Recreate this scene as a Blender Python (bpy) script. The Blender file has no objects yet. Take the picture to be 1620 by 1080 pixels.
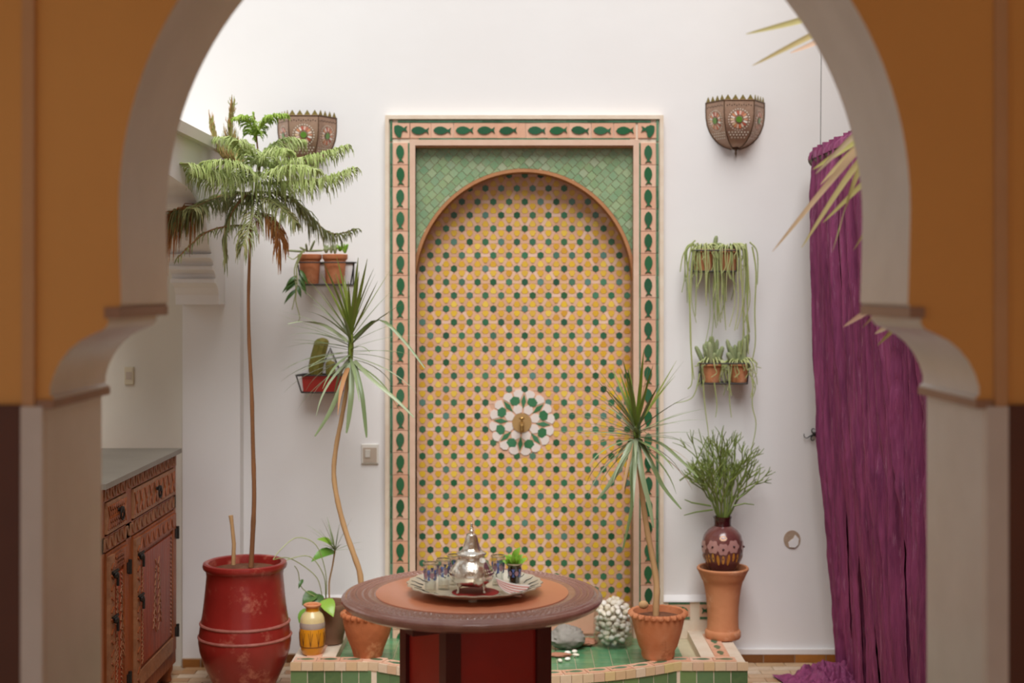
import bpy, math, random
from mathutils import Vector, Matrix, noise
random.seed(7)
R = math.radians
scene = bpy.context.scene
col = scene.collection

# ------------------------------------------------------------------ camera, sky, exposure
FPX, HOR = 2250.0, 460.0
CAMZ = 1.5
cam_d = bpy.data.cameras.new('camera')
cam_d.sensor_width = 36.0
cam_d.lens = 50.0
cam_d.shift_y = -(540.0 - HOR) / 1620.0
cam_d.dof.use_dof = True
cam_d.dof.focus_distance = 4.45
cam_d.dof.aperture_fstop = 2.3
cam_d.clip_start = 0.05
cam = bpy.data.objects.new('camera', cam_d)
cam.location = (0, 0, CAMZ)
cam.rotation_euler = (R(90), 0, 0)
col.objects.link(cam)
scene.camera = cam

world = bpy.data.worlds.new('sky')
scene.world = world
world.use_nodes = True
bg = world.node_tree.nodes['Background']
bg.inputs[0].default_value = (0.95, 0.98, 1.0, 1)
bg.inputs[1].default_value = 0.54

sun_d = bpy.data.lights.new('veiled_sun', 'SUN')
sun_d.energy = 3.2
sun_d.angle = R(38)
sun_d.color = (1.0, 0.99, 0.98)
sun = bpy.data.objects.new('veiled_sun', sun_d)
sun.rotation_euler = (R(35), 0, R(4))
sun.location = (0, 3.5, 6)
col.objects.link(sun)

vs = scene.view_settings
vs.view_transform = 'Standard'
vs.look = 'None'
vs.exposure = 0.22
vs.gamma = 1.0
vs.use_curve_mapping = False
scene.cycles.use_denoising = True
scene.cycles.max_bounces = 10
scene.cycles.diffuse_bounces = 6
scene.cycles.transmission_bounces = 10
scene.cycles.caustics_reflective = False
scene.cycles.caustics_refractive = False


def W(px, py, d):
    """point of the place at depth d that the photograph shows at px, py"""
    return Vector(((px - 810.0) / FPX * d, d, CAMZ - (py - HOR) / FPX * d))


# ------------------------------------------------------------------ materials
def lin(c):
    if isinstance(c, str):
        c = c.lstrip('#')
        c = [int(c[i:i + 2], 16) / 255 for i in (0, 2, 4)]
    return tuple(((x / 12.92) if x <= 0.04045 else ((x + 0.055) / 1.055) ** 2.4) for x in c) + (1.0,)


def mat(name, c, rough=0.5, metal=0.0, var=0.0, vscale=6.0, dark=None, bump=0.0, bscale=40.0,
        rand=None, spec=0.5, trans=0.0, coat=0.0, ior=1.45, stretch=None, detail=4.0, sss=0.0, sheen=0.0, scuff=None):
    m = bpy.data.materials.new(name)
    m.use_nodes = True
    nt = m.node_tree
    N, L = nt.nodes, nt.links
    bs = N['Principled BSDF']
    bs.inputs['Roughness'].default_value = rough
    bs.inputs['Metallic'].default_value = metal
    bs.inputs['Specular IOR Level'].default_value = spec
    bs.inputs['IOR'].default_value = ior
    bs.inputs['Transmission Weight'].default_value = trans
    bs.inputs['Coat Weight'].default_value = coat
    bs.inputs['Coat Roughness'].default_value = 0.12
    bs.inputs['Sheen Weight'].default_value = sheen
    if sss:
        bs.inputs['Subsurface Weight'].default_value = sss
        bs.inputs['Subsurface Radius'].default_value = (0.01, 0.01, 0.004)
    cols = c if isinstance(c, (list, tuple)) and isinstance(c[0], (str, list, tuple)) else [c]
    out = None
    if len(cols) > 1:
        if rand == 'island':
            src = N.new('ShaderNodeNewGeometry').outputs['Random Per Island']
        else:
            src = N.new('ShaderNodeObjectInfo').outputs['Random']
        rp = N.new('ShaderNodeValToRGB')
        rp.color_ramp.interpolation = 'LINEAR'
        els = rp.color_ramp.elements
        while len(els) < len(cols):
            els.new(0.5)
        for i, cc in enumerate(cols):
            els[i].position = i / (len(cols) - 1)
            els[i].color = lin(cc)
        L.new(src, rp.inputs[0])
        out = rp.outputs[0]
    co = None
    if var or bump or scuff:
        tc = N.new('ShaderNodeTexCoord')
        co = tc.outputs['Object']
        if stretch:
            mp = N.new('ShaderNodeMapping')
            mp.inputs['Scale'].default_value = stretch
            L.new(co, mp.inputs[0])
            co = mp.outputs[0]
    if var:
        nz = N.new('ShaderNodeTexNoise')
        nz.inputs['Scale'].default_value = vscale
        nz.inputs['Detail'].default_value = detail
        nz.inputs['Roughness'].default_value = 0.6
        L.new(co, nz.inputs['Vector'])
        mr = N.new('ShaderNodeMapRange')
        mr.inputs[1].default_value = 0.35
        mr.inputs[2].default_value = 0.68
        mr.inputs[3].default_value = 0.0
        mr.inputs[4].default_value = var
        L.new(nz.outputs[0], mr.inputs[0])
        mx = N.new('ShaderNodeMix')
        mx.data_type = 'RGBA'
        L.new(mr.outputs[0], mx.inputs[0])
        if out:
            L.new(out, mx.inputs[6])
        else:
            mx.inputs[6].default_value = lin(cols[0])
        mx.inputs[7].default_value = lin(dark if dark else '3a2a20')
        out = mx.outputs[2]
    if scuff:
        sc_col, sc_scale, sc_th = scuff
        n2 = N.new('ShaderNodeTexNoise')
        n2.inputs['Scale'].default_value = sc_scale
        n2.inputs['Detail'].default_value = 8
        n2.inputs['Roughness'].default_value = 0.72
        L.new(co, n2.inputs['Vector'])
        m2 = N.new('ShaderNodeMapRange')
        m2.inputs[1].default_value = sc_th
        m2.inputs[2].default_value = sc_th + 0.10
        m2.inputs[4].default_value = 0.75
        L.new(n2.outputs[0], m2.inputs[0])
        x2 = N.new('ShaderNodeMix')
        x2.data_type = 'RGBA'
        L.new(m2.outputs[0], x2.inputs[0])
        if out:
            L.new(out, x2.inputs[6])
        else:
            x2.inputs[6].default_value = lin(cols[0])
        x2.inputs[7].default_value = lin(sc_col)
        out = x2.outputs[2]
    if out:
        L.new(out, bs.inputs['Base Color'])
    else:
        bs.inputs['Base Color'].default_value = lin(cols[0])
    if bump:
        nb = N.new('ShaderNodeTexNoise')
        nb.inputs['Scale'].default_value = bscale
        nb.inputs['Detail'].default_value = 3
        L.new(co, nb.inputs['Vector'])
        bp = N.new('ShaderNodeBump')
        bp.inputs['Strength'].default_value = bump
        bp.inputs['Distance'].default_value = 0.01
        L.new(nb.outputs[0], bp.inputs['Height'])
        L.new(bp.outputs[0], bs.inputs['Normal'])
    return m


MT = {}
MT['plaster'] = mat('white_plaster', 'e6e4e3', 0.75, var=0.10, vscale=2.2, dark='d2cac4', bump=0.12, bscale=9)
MT['plaster_side'] = mat('cream_plaster', 'd8d2c6', 0.8, var=0.12, vscale=3, dark='b9ad9c', bump=0.1, bscale=12)
MT['tan_wall'] = mat('tan_plaster', 'bd9a78', 0.8, var=0.15, vscale=3, dark='a88462')
MT['gray'] = mat('grey_tadelakt', 'cec5c0', 0.32, var=0.4, vscale=5, dark='b4a8a1', bump=0.12, bscale=5, spec=0.5)
MT['brownledge'] = mat('brown_ledge', 'a07a62', 0.5, var=0.3, dark='6d4a38')
MT['bead'] = mat('corner_bead_plaster', 'c4966a', 0.5, var=0.3, dark='b08052')
MT['orange'] = mat('ochre_paint', 'd89c52', 0.55, var=0.18, vscale=3, dark='c08440', bump=0.08, bscale=8)
MT['brown'] = mat('brown_dado_paint', '5c2f1b', 0.5, var=0.35, vscale=3, dark='3e1d10')
MT['ceiling'] = mat('room_ceiling', 'e4d8c4', 0.8)
MT['floor_mortar'] = mat('floor_mortar', 'c4ac90', 0.7, var=0.4, vscale=9, dark='8a6c4e')
MT['floor_tile'] = mat('floor_tile', ['c09a72', 'd8c0a0', 'b07f54', 'c8a880', 'dccab2'], 0.35, var=0.3, vscale=30, dark='9a7350')
MT['base_tile'] = mat('brown_base_tile', ['a0652c', '70421f', '8a5a30', 'b07434'], 0.35, var=0.3, vscale=25, dark='55331c')
MT['mortar'] = mat('pink_mortar', 'd3a68a', 0.55, var=0.25, vscale=40, dark='c09070')
MT['pinkrect'] = mat('pink_zellige', ['dcb096', 'cf9f80', 'e2bda8', 'd4a57f', 'd9a888'], 0.3, rand='island', coat=0.2)
MT['yellow'] = mat('yellow_zellige', ['deb63c', 'd4a430', 'e4c24e', 'd2a83c', 'e0b832', 'cc962c'], 0.28, rand='island', coat=0.2)
GREENS = ['1f5230', '2c6440', '3a7450', '1f4c34', '4a8060', '2a5a30', '5c8478', '38683c']
MT['hex'] = mat('green_zellige', GREENS, 0.25, rand='obj', coat=0.2)
MT['hex_i'] = mat('green_zellige_far', GREENS, 0.25, rand='island', coat=0.2)
MT['spandrel'] = mat('sea_green_tile', ['88a67e', '7a9c78', '96ac86', '82a072', '729672', 'a0ae90'], 0.3, var=0.3, vscale=30, dark='a09c78', coat=0.15)
MT['grout'] = mat('pale_grout', 'c9bd9e', 0.7, var=0.3, vscale=20, dark='a89a78')
MT['fishtile'] = mat('pink_fish_tile', ['ddae92', 'd3a184', 'e2bba2', 'd89f80'], 0.4, var=0.2, vscale=25, dark='c88f70')
MT['fish'] = mat('green_fish', ['1f5a34', '2c6440', '24553a', '356a48', '194a2c'], 0.22, coat=0.3)
MT['edge_green'] = mat('green_edging', ['35684a', '477858', '2a5a3a', '5c8468'], 0.3, var=0.3, vscale=60, dark='7d947c')
MT['edge_beige'] = mat('beige_edging', 'dfd0bc', 0.6, var=0.4, vscale=18, dark='cbae94')
MT['edge_pink'] = mat('pink_edging', 'd8b8a2', 0.5, var=0.35, vscale=18, dark='c49c82')
MT['terra_edge'] = mat('terracotta_edging', 'b07a50', 0.6, var=0.3, vscale=20, dark='8a5836')
MT['ros_white'] = mat('white_zellige', 'ddd0c8', 0.25, coat=0.2)
MT['ros_green'] = mat('rosette_green', ['2f6a3f', '3c7550', '417a58'], 0.25, coat=0.2)
MT['brass'] = mat('aged_brass', 'b8935a', 0.32, metal=0.9, var=0.3, vscale=60, dark='8a6a3a')
MT['brass_plate'] = mat('brass_plate', 'c09a66', 0.45, metal=0.5)
MT['terra'] = mat('terracotta', 'be7248', 0.78, var=0.5, vscale=9, dark='d39c78', bump=0.25, bscale=25, scuff=('9a5632', 11, 0.55))
MT['terra2'] = mat('terracotta_weathered', 'b4683e', 0.8, var=0.55, vscale=7, dark='8f5230', bump=0.3, bscale=25, scuff=('cc9468', 9, 0.55))
MT['terra3'] = mat('terracotta_pale', 'cd8a60', 0.75, var=0.5, vscale=8, dark='b46c42', bump=0.25, bscale=20, scuff=('dca584', 12, 0.55))
MT['greypot'] = mat('dusty_brown_pot', '8d6a52', 0.8, var=0.4, vscale=10, dark='6b4a38')
MT['soil'] = mat('dry_soil', '7a4e36', 0.95, var=0.5, vscale=40, dark='3a2216', bump=0.8, bscale=60)
MT['redpot'] = mat('red_glazed_pot', '942822', 0.33, var=0.5, vscale=5, dark='641614', bump=0.06, bscale=8, coat=0.25, scuff=('b8705c', 9, 0.55))
MT['redpot_worn'] = mat('worn_ridge', 'a8685c', 0.6, var=0.5, vscale=30, dark='7c3028')
MT['trunk'] = mat('tree_trunk', '8a5c38', 0.8, var=0.5, vscale=30, dark='5f3d24', stretch=(1, 1, 0.3))
MT['cane'] = mat('pale_cane', 'c09a6c', 0.75, var=0.45, vscale=18, dark='98704a', stretch=(1, 1, 0.3))
MT['needle'] = mat('pine_needle', ['9cac60', 'b6c27e', '8c9e54', 'a6b46c', 'c6ce98'], 0.55, rand='island')
MT['needle_new'] = mat('pine_new_growth', ['9cb84c', '8caa42', 'b0c466'], 0.5, rand='island')
MT['needle_old'] = mat('pine_old_needle', ['747c48', '8a8c58', '667042', '9c9060'], 0.6, rand='island')
MT['needle_dead'] = mat('pine_dead_needle', ['a86a34', '8f5a2c', 'b67c44', '7d5a30'], 0.7, rand='island')
MT['needle_dry'] = mat('pine_dry_tip', ['93a05a', 'b98a5c', '80944c', 'c08a62'], 0.6, rand='island')
MT['drac'] = mat('dracaena_leaf', ['7c8a60', '98a284', '667848', 'a8b094', '7e8c58', '6c7c52'], 0.38, coat=0.1)
MT['drac_up'] = mat('dracaena_young_leaf', ['6c7c2c', '7c8a3a', '5c7028'], 0.38, coat=0.1)
MT['drac_dead'] = mat('dracaena_dry_leaf', ['b98f62', 'a8784e', 'c9a67c'], 0.6)
MT['leaf_bright'] = mat('bright_leaf', ['6f9a2a', '8cb040', '5a8a2c'], 0.4, coat=0.1)
MT['leaf_dark'] = mat('dark_leaf', ['3f6028', '4f7030'], 0.4, coat=0.1)
MT['pencil'] = mat('pencil_cactus', ['6f7f38', '7f8e44', '5f7234', '8d9a50'], 0.5, rand='island')
MT['trail'] = mat('trailing_stem', ['a2ac68', '92a05c', 'b6ba80', '86985a', 'aeb676'], 0.5, rand='island')
MT['cactus'] = mat('cactus_skin', ['8a9468', '7c8860', '9aa27c'], 0.7, var=0.4, vscale=60, dark='9a9a6a')
MT['cactus_old'] = mat('cactus_olive', '7c7030', 0.7, var=0.5, vscale=40, dark='5c6a24', bump=0.3, bscale=90)
MT['iron'] = mat('black_iron', '2c2724', 0.5, metal=0.4)
MT['troughred'] = mat('red_plastic_trough', 'a02a22', 0.4, var=0.2, dark='7c1c18')
MT['purple'] = mat('purple_cloth', 'a04a78', 0.7, var=0.7, vscale=7, dark='5e1f48', stretch=(6, 6, 0.7), bump=0.5, bscale=34, scuff=('b47898', 9, 0.57))
MT['wood'] = mat('carved_cabinet_wood', 'a0562a', 0.5, var=0.6, vscale=12, dark='642e16', stretch=(1, 1, 0.35), bump=0.5, bscale=45)
MT['wood_red'] = mat('red_cabinet_wood', 'a8461c', 0.42, var=0.6, vscale=14, dark='662410', stretch=(1, 2, 0.25), bump=0.5, bscale=40)
MT['wood_pale'] = mat('worn_cabinet_wood', 'a87450', 0.55, var=0.5, vscale=20, dark='6a4430', bump=0.4, bscale=50)
MT['slab'] = mat('grey_stone_slab', '8d867c', 0.5, var=0.3, dark='6f675c')
MT['table_rim'] = mat('carved_mahogany', '98665a', 0.28, var=0.45, vscale=25, dark='b48a7c', bump=0.2, bscale=70, coat=0.6)
MT['table_leather'] = mat('tan_leather', 'dc8c66', 0.4, var=0.2, vscale=6, dark='cc7a54', coat=0.35)
MT['table_panel'] = mat('red_table_panel', 'b02a1e', 0.32, var=0.45, vscale=5, dark='861a12', coat=0.2)
MT['table_post'] = mat('dark_table_post', '5a1c14', 0.4, var=0.3, vscale=8, dark='2e0b08')
MT['carve_hi'] = mat('carving_relief', 'b08472', 0.35, coat=0.5)
MT['silver'] = mat('teapot_silver', 'efe6da', 0.2, metal=0.95, var=0.25, vscale=90, dark='c4b29a', bump=0.12, bscale=120)
MT['tray'] = mat('tray_metal', 'e8e2d0', 0.32, metal=0.45, var=0.25, vscale=40, dark='c4b89c')
MT['black'] = mat('black_engraving', '1d1a18', 0.5)
def thin_glass(name, tint, blend):
    m = bpy.data.materials.new(name)
    m.use_nodes = True
    N, L = m.node_tree.nodes, m.node_tree.links
    N.remove(N['Principled BSDF'])
    tr, gl, mx, lw = N.new('ShaderNodeBsdfTransparent'), N.new('ShaderNodeBsdfGlossy'), N.new('ShaderNodeMixShader'), N.new('ShaderNodeLayerWeight')
    tr.inputs[0].default_value = lin(tint)
    gl.inputs['Roughness'].default_value = 0.03
    lw.inputs[0].default_value = blend
    mr = N.new('ShaderNodeMapRange')
    mr.inputs[3].default_value = 0.05
    mr.inputs[4].default_value = 0.45
    L.new(lw.outputs['Facing'], mr.inputs[0]); L.new(mr.outputs[0], mx.inputs[0]); L.new(tr.outputs[0], mx.inputs[1]); L.new(gl.outputs[0], mx.inputs[2])
    L.new(mx.outputs[0], N['Material Output'].inputs[0])
    return m


MT['glass'] = thin_glass('clear_glass', 'f8f9f8', 0.22)
MT['band_blue'] = mat('blue_enamel', ['7486c8', '8494d2', '667abe'], 0.3, rand='island')
MT['band_pink'] = mat('mauve_enamel', ['d0aab0', 'c49aa4'], 0.35, rand='island')
MT['gold'] = mat('gold_rim', 'e0d0b0', 0.3, metal=0.5)
MT['tea'] = mat('dark_tea', '3a2c16', 0.2)
MT['mint'] = mat('mint_leaf', ['8ec83a', '7ab82e', 'a0d44c', '5a9a24'], 0.5, rand='island')
MT['napkin_w'] = mat('napkin_white', 'e8dcd4', 0.85)
MT['napkin_r'] = mat('napkin_red', 'cf8478', 0.85)
MT['mat_red'] = mat('red_mat', 'a81c1c', 0.6)
MT['pebble'] = mat('white_pebble', ['f0eadc', 'e6dcc8', 'f6f2ea', 'dfd2b8'], 0.55, var=0.1, vscale=30, dark='cfc0a0')
MT['rock'] = mat('grey_rock', '9a948c', 0.8, var=0.6, vscale=12, dark='6f665c', bump=0.6, bscale=20)
MT['redstone'] = mat('reddish_stone', 'b07a60', 0.7, var=0.4, vscale=14, dark='8f5a44')
MT['vase_brown'] = mat('brown_vase_glaze', '5e3030', 0.2, var=0.5, vscale=14, dark='8a5a50', coat=0.5)
MT['vase_dark'] = mat('dark_vase_glaze', '3a1414', 0.2, coat=0.5)
MT['vase_flower'] = mat('vase_flower_paint', ['b98d84', 'a87a74'], 0.3, rand='island', coat=0.4)
MT['vase_ochre'] = mat('vase_ochre_paint', ['b8742c', 'c88a38'], 0.3, rand='island', coat=0.4)
MT['vase_yellow'] = mat('yellow_vase_glaze', 'd6901e', 0.3, var=0.3, vscale=20, dark='b8701a', coat=0.3)
MT['vase_cream'] = mat('cream_vase_glaze', 'd8c48c', 0.3, var=0.3, vscale=25, dark='b8a47c', coat=0.3)
MT['vase_line'] = mat('vase_line_paint', '6a4424', 0.4)
MT['vase_mauve'] = mat('vase_mauve_band', 'a8988c', 0.35)
MT['switch'] = mat('switch_plastic', 'dcd8d0', 0.4)
MT['switch_tan'] = mat('switch_tan_plate', 'b8a898', 0.4)
MT['old_plate'] = mat('old_cream_plate', 'cdc2a8', 0.5)
MT['sconce'] = mat('sconce_metal', 'b0907a', 0.4, metal=0.5, var=0.5, vscale=30, dark='8a7060', bump=0.1, bscale=60)
MT['sconce_rib'] = mat('sconce_rib', '5e4630', 0.45, metal=0.6)
MT['sconce_trim'] = mat('sconce_trim_brass', '8a7a44', 0.45, metal=0.6)
MT['inlay'] = mat('sconce_glass_petal', ['e8dcc8', 'd88a5c', 'f0e6d8', 'b8342a', 'e4c8a4', 'd8683c', 'f2ece0'], 0.25, rand='island')
MT['inlay_green'] = mat('sconce_green_glass', '5f8c34', 0.2, coat=0.4)
MT['hole_shade'] = mat('hole_shade_dots', '3c2c20', 0.8)  # dark discs painted on, standing for the shade inside the piercings
MT['hole_light'] = mat('hole_light_paint', 'ece2d2', 0.6)  # pale discs painted on, standing for bright wall seen through the piercings
MT['palm'] = mat('palm_blade', ['d8caa4', 'e0b8a2', 'c8c476', 'e4c6b2'], 0.5)
MT['palm_stem'] = mat('palm_stem', '8a7a4c', 0.7)
MT['polewood'] = mat('pole_wood', '6f5a48', 0.6, var=0.4, vscale=20, dark='4c3a2c')
MT['glue'] = mat('torn_plaster', 'b09a84', 0.8, var=0.5, vscale=50, dark='8a705c')


# ------------------------------------------------------------------ builders
WORLD = {}


def reg(o, w):
    WORLD[o.name] = Vector(w)
    return o


def tag(o, label=None, cat=None, group=None, kind=None):
    if label: o['label'] = label
    if cat: o['category'] = cat
    if group: o['group'] = group
    if kind: o['kind'] = kind
    return o


def thing(name, loc, label, cat, group=None, kind=None):
    o = bpy.data.objects.new(name, None)
    o.empty_display_size = 0.05
    o.location = loc
    col.objects.link(o)
    tag(o, label, cat, group, kind)
    return reg(o, loc)


def place(name, mesh, parent, loc, rot=None, scale=None):
    o = bpy.data.objects.new(name, mesh)
    col.objects.link(o)
    base = Vector((0, 0, 0))
    if parent:
        o.parent = parent
        base = WORLD[parent.name]
    o.location = Vector(loc) - base
    if rot: o.rotation_euler = rot
    if scale: o.scale = scale if hasattr(scale, '__len__') else (scale,) * 3
    return reg(o, loc)


class MB:
    def __init__(s):
        s.v, s.f = [], []

    def add(s, vs_, fs):
        n = len(s.v)
        s.v += [tuple(p) for p in vs_]
        s.f += [tuple(i + n for i in f) for f in fs]
        return s

    def box(s, c, size, rz=0.0, rx=0.0, ry=0.0):
        hx, hy, hz = size[0] / 2, size[1] / 2, size[2] / 2
        m = Matrix.Rotation(rz, 3, 'Z') @ Matrix.Rotation(ry, 3, 'Y') @ Matrix.Rotation(rx, 3, 'X')
        c = Vector(c)
        vv = [c + m @ Vector((x, y, z)) for x in (-hx, hx) for y in (-hy, hy) for z in (-hz, hz)]
        return s.add(vv, [(0, 1, 3, 2), (4, 6, 7, 5), (0, 4, 5, 1), (2, 3, 7, 6), (0, 2, 6, 4), (1, 5, 7, 3)])

    def b2(s, x0, x1, y0, y1, z0, z1):
        return s.box(((x0 + x1) / 2, (y0 + y1) / 2, (z0 + z1) / 2), (abs(x1 - x0), abs(y1 - y0), abs(z1 - z0)))

    def prism(s, poly, fa, fb):
        """poly: 2d points; fa, fb map a 2d point to front / back 3d point"""
        n = len(poly)
        a = [fa(*p) for p in poly]
        b = [fb(*p) for p in poly]
        return s.add(a + b, [tuple(range(n)), tuple(range(2 * n - 1, n - 1, -1))] +
                     [(i, i + n, (i + 1) % n + n, (i + 1) % n) for i in range(n)])

    def plate(s, poly, y, t):
        """x-z polygon, front face at y - t, back at y"""
        return s.prism(poly, lambda x, z: (x, y - t, z), lambda x, z: (x, y, z))

    def tube(s, pts, r, n=6, cap=True):
        pts = [Vector(p) for p in pts]
        k = len(pts)
        rr = r if hasattr(r, '__len__') else [r] * k
        t0 = (pts[1] - pts[0]).normalized()
        up = Vector((0, 0, 1)) if abs(t0.z) < 0.9 else Vector((1, 0, 0))
        nrm = t0.cross(up).normalized()
        vv, ff = [], []
        for i, p in enumerate(pts):
            t = (pts[min(i + 1, k - 1)] - pts[max(i - 1, 0)])
            t = t.normalized() if t.length > 1e-9 else t0
            nrm = (nrm - t * nrm.dot(t))
            nrm = nrm.normalized() if nrm.length > 1e-6 else t.orthogonal().normalized()
            bn = t.cross(nrm)
            for j in range(n):
                a = 2 * math.pi * j / n
                vv.append(p + (nrm * math.cos(a) + bn * math.sin(a)) * rr[i])
        for i in range(k - 1):
            for j in range(n):
                ff.append((i * n + j, i * n + (j + 1) % n, (i + 1) * n + (j + 1) % n, (i + 1) * n + j))
        if cap:
            ff.append(tuple(range(n - 1, -1, -1)))
            ff.append(tuple((k - 1) * n + j for j in range(n)))
        return s.add(vv, ff)

    def lathe(s, prof, c=(0, 0, 0), n=32, wob=None, rot=0.0, close=False):
        c = Vector(c)
        vv, ff = [], []
        k = len(prof)
        for i, (r, z) in enumerate(prof):
            for j in range(n):
                a = 2 * math.pi * j / n + rot
                q = r if wob is None else wob(i, j, a, r, z)
                vv.append(c + Vector((q * math.cos(a), q * math.sin(a), z)))
        rng = k if close else k - 1
        for i in range(rng):
            for j in range(n):
                i2 = (i + 1) % k
                ff.append((i * n + j, i * n + (j + 1) % n, i2 * n + (j + 1) % n, i2 * n + j))
        if not close:
            if prof[0][0] > 1e-4: ff.append(tuple(range(n - 1, -1, -1)))
            if prof[-1][0] > 1e-4: ff.append(tuple((k - 1) * n + j for j in range(n)))
        return s.add(vv, ff)

    def ball(s, c, r, nu=10, nv=6, m=None):
        c = Vector(c)
        rx, ry, rz = r if hasattr(r, '__len__') else (r, r, r)
        vv = [Vector((0, 0, rz))]
        for i in range(1, nv):
            t = math.pi * i / nv
            for j in range(nu):
                a = 2 * math.pi * j / nu
                vv.append(Vector((rx * math.sin(t) * math.cos(a), ry * math.sin(t) * math.sin(a), rz * math.cos(t))))
        vv.append(Vector((0, 0, -rz)))
        ff = [(0, 1 + j, 1 + (j + 1) % nu) for j in range(nu)]
        for i in range(nv - 2):
            for j in range(nu):
                a = 1 + i * nu
                ff.append((a + j, a + nu + j, a + nu + (j + 1) % nu, a + (j + 1) % nu))
        l, a = len(vv) - 1, 1 + (nv - 2) * nu
        ff += [(l, a + (j + 1) % nu, a + j) for j in range(nu)]
        if m is not None: vv = [m @ v for v in vv]
        return s.add([c + v for v in vv], ff)

    def blade(s, pts, widths, side, fold=0.25):
        """a leaf: two quads wide with a folded midrib"""
        pts = [Vector(p) for p in pts]
        k = len(pts)
        vv, ff = [], []
        for i, p in enumerate(pts):
            t = pts[min(i + 1, k - 1)] - pts[max(i - 1, 0)]
            sd = Vector(side) - t * (Vector(side).dot(t) / max(t.dot(t), 1e-12))
            sd = sd.normalized() if sd.length > 1e-6 else t.orthogonal().normalized()
            up = sd.cross(t).normalized()
            w = widths[i]
            vv += [p - sd * w + up * w * fold, p, p + sd * w + up * w * fold]
        for i in range(k - 1):
            a = i * 3
            ff += [(a, a + 1, a + 4, a + 3), (a + 1, a + 2, a + 5, a + 4)]
        return s.add(vv, ff)

    def mesh(s, name, material, smooth=False, ang=40, off=(0, 0, 0)):
        me = bpy.data.meshes.new(name)
        ox, oy, oz = off
        me.from_pydata([(x - ox, y - oy, z - oz) for x, y, z in s.v], [], s.f)
        mats = material if isinstance(material, (list, tuple)) else [material]
        for m in mats:
            me.materials.append(MT[m])
        if smooth:
            me.polygons.foreach_set('use_smooth', [True] * len(me.polygons))
            me.set_sharp_from_angle(angle=R(ang))
        me.update()
        return me

    def build(s, name, material, parent=None, smooth=False, ang=40, label=None, cat=None, group=None, kind=None, fix=True):
        w = WORLD[parent.name] if parent else Vector((0, 0, 0))
        if not parent:
            xs = [v[0] for v in s.v]; ys = [v[1] for v in s.v]; zs = [v[2] for v in s.v]
            w = Vector(((min(xs) + max(xs)) / 2, (min(ys) + max(ys)) / 2, min(zs)))
            if kind == 'structure': w = Vector((0, 0, 0))
        me = s.mesh(name, material, smooth, ang, w)
        o = bpy.data.objects.new(name, me)
        col.objects.link(o)
        if parent:
            o.parent = parent
        else:
            o.location = w
        tag(o, label, cat, group, kind)
        return reg(o, w)


def fixnormals(o):
    import bmesh
    bm = bmesh.new()
    bm.from_mesh(o.data)
    bmesh.ops.recalc_face_normals(bm, faces=bm.faces)
    bm.to_mesh(o.data)
    bm.free()
    return o


def raw(t, name, m):
    o = bpy.data.objects.new(name, t.mesh(name, m))
    fixnormals(o)
    me = o.data
    bpy.data.objects.remove(o)
    return me


def bez(p0, p1, p2, n=8):
    p0, p1, p2 = Vector(p0), Vector(p1), Vector(p2)
    return [p0 * (1 - t) ** 2 + p1 * 2 * t * (1 - t) + p2 * t * t for t in [i / n for i in range(n + 1)]]


def spline(pts, sub=5):
    pts = [Vector(p) for p in pts]
    out = []
    n = len(pts)
    for i in range(n - 1):
        a, b, c, d = pts[max(i - 1, 0)], pts[i], pts[i + 1], pts[min(i + 2, n - 1)]
        for j in range(sub):
            t = j / sub
            out.append(0.5 * ((2 * b) + (c - a) * t + (2 * a - 5 * b + 4 * c - d) * t * t + (3 * b - a - 3 * c + d) * t ** 3))
    out.append(pts[-1])
    return out


def rnd(a, b):
    return random.uniform(a, b)


# ------------------------------------------------------------------ depths of the place
DW = 5.75          # back wall
DF = 5.72          # face of the tiled frame
D1, D2 = 2.40, 2.73  # near and far face of the arch wall
PZ = 0.135         # top of the basin rim

# ------------------------------------------------------------------ setting: back wall with the niche cut out
XC = W(829, 460, 5.76).x
NA, NB = 0.443, 0.461                      # half width and rise of the niche arch
NZ = W(829, 451, 5.76).z                   # its springing height
NX0, NX1 = XC - NA - 0.006, XC + NA + 0.006
SPT = W(829, 230, DF).z                    # top of the rectangular recess
w = MB()
w.b2(-3.4, NX0, DW, DW + 0.25, -0.02, 4.6)
w.b2(NX1, 1.75, DW, DW + 0.25, -0.02, 4.6)
w.b2(NX0, NX1, DW, DW + 0.25, SPT, 4.6)
w.b2(NX0, NX1, 5.87, DW + 0.25, -0.02, SPT)
wall_back = w.build('wall_back', 'plaster', kind='structure')

# right wall, out of view; tall and tan to darken the left jamb
w = MB(); w.b2(1.55, 1.75, D2, DW, -0.02, 4.2)
w.build('wall_right', 'tan_wall', kind='structure')

# left arcade: pier, corbel, arched lintel, added shade roof, shaded room behind it
XL0, XL1 = -1.315, -1.085                  # pier faces
PY = 5.675
w = MB()
w.b2(XL0, XL1, PY, DW, -0.02, 2.06)
wall_left = w.build('wall_left', 'plaster', kind='structure')
prof = [(PY, 2.06), (PY, 1.447), (5.56, 1.447), (5.555, 1.485), (5.535, 1.512), (5.50, 1.528), (5.47, 1.532), (5.47, 1.545), (5.50, 1.549), (5.49, 1.565), (5.462, 1.578), (5.435, 1.582), (5.435, 1.594),
        (5.455, 1.598), (5.445, 1.612), (5.42, 1.622), (5.395, 1.626), (5.395, 1.638), (5.42, 1.643), (5.39, 1.66), (5.36, 1.69), (5.33, 1.735), (5.31, 1.78), (5.30, 1.806),
        (5.20, 1.806), (5.17, 1.818), (5.13, 1.838), (5.06, 1.858), (5.0, 1.868), (4.9, 1.875), (4.6, 1.90), (4.2, 1.92), (3.7, 1.92), (3.2, 1.90), (2.8, 1.86), (2.8, 2.06)]
w = MB()
w.prism(prof, lambda y, z: (-1.145, y, z), lambda y, z: (XL0, y, z))
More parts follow.
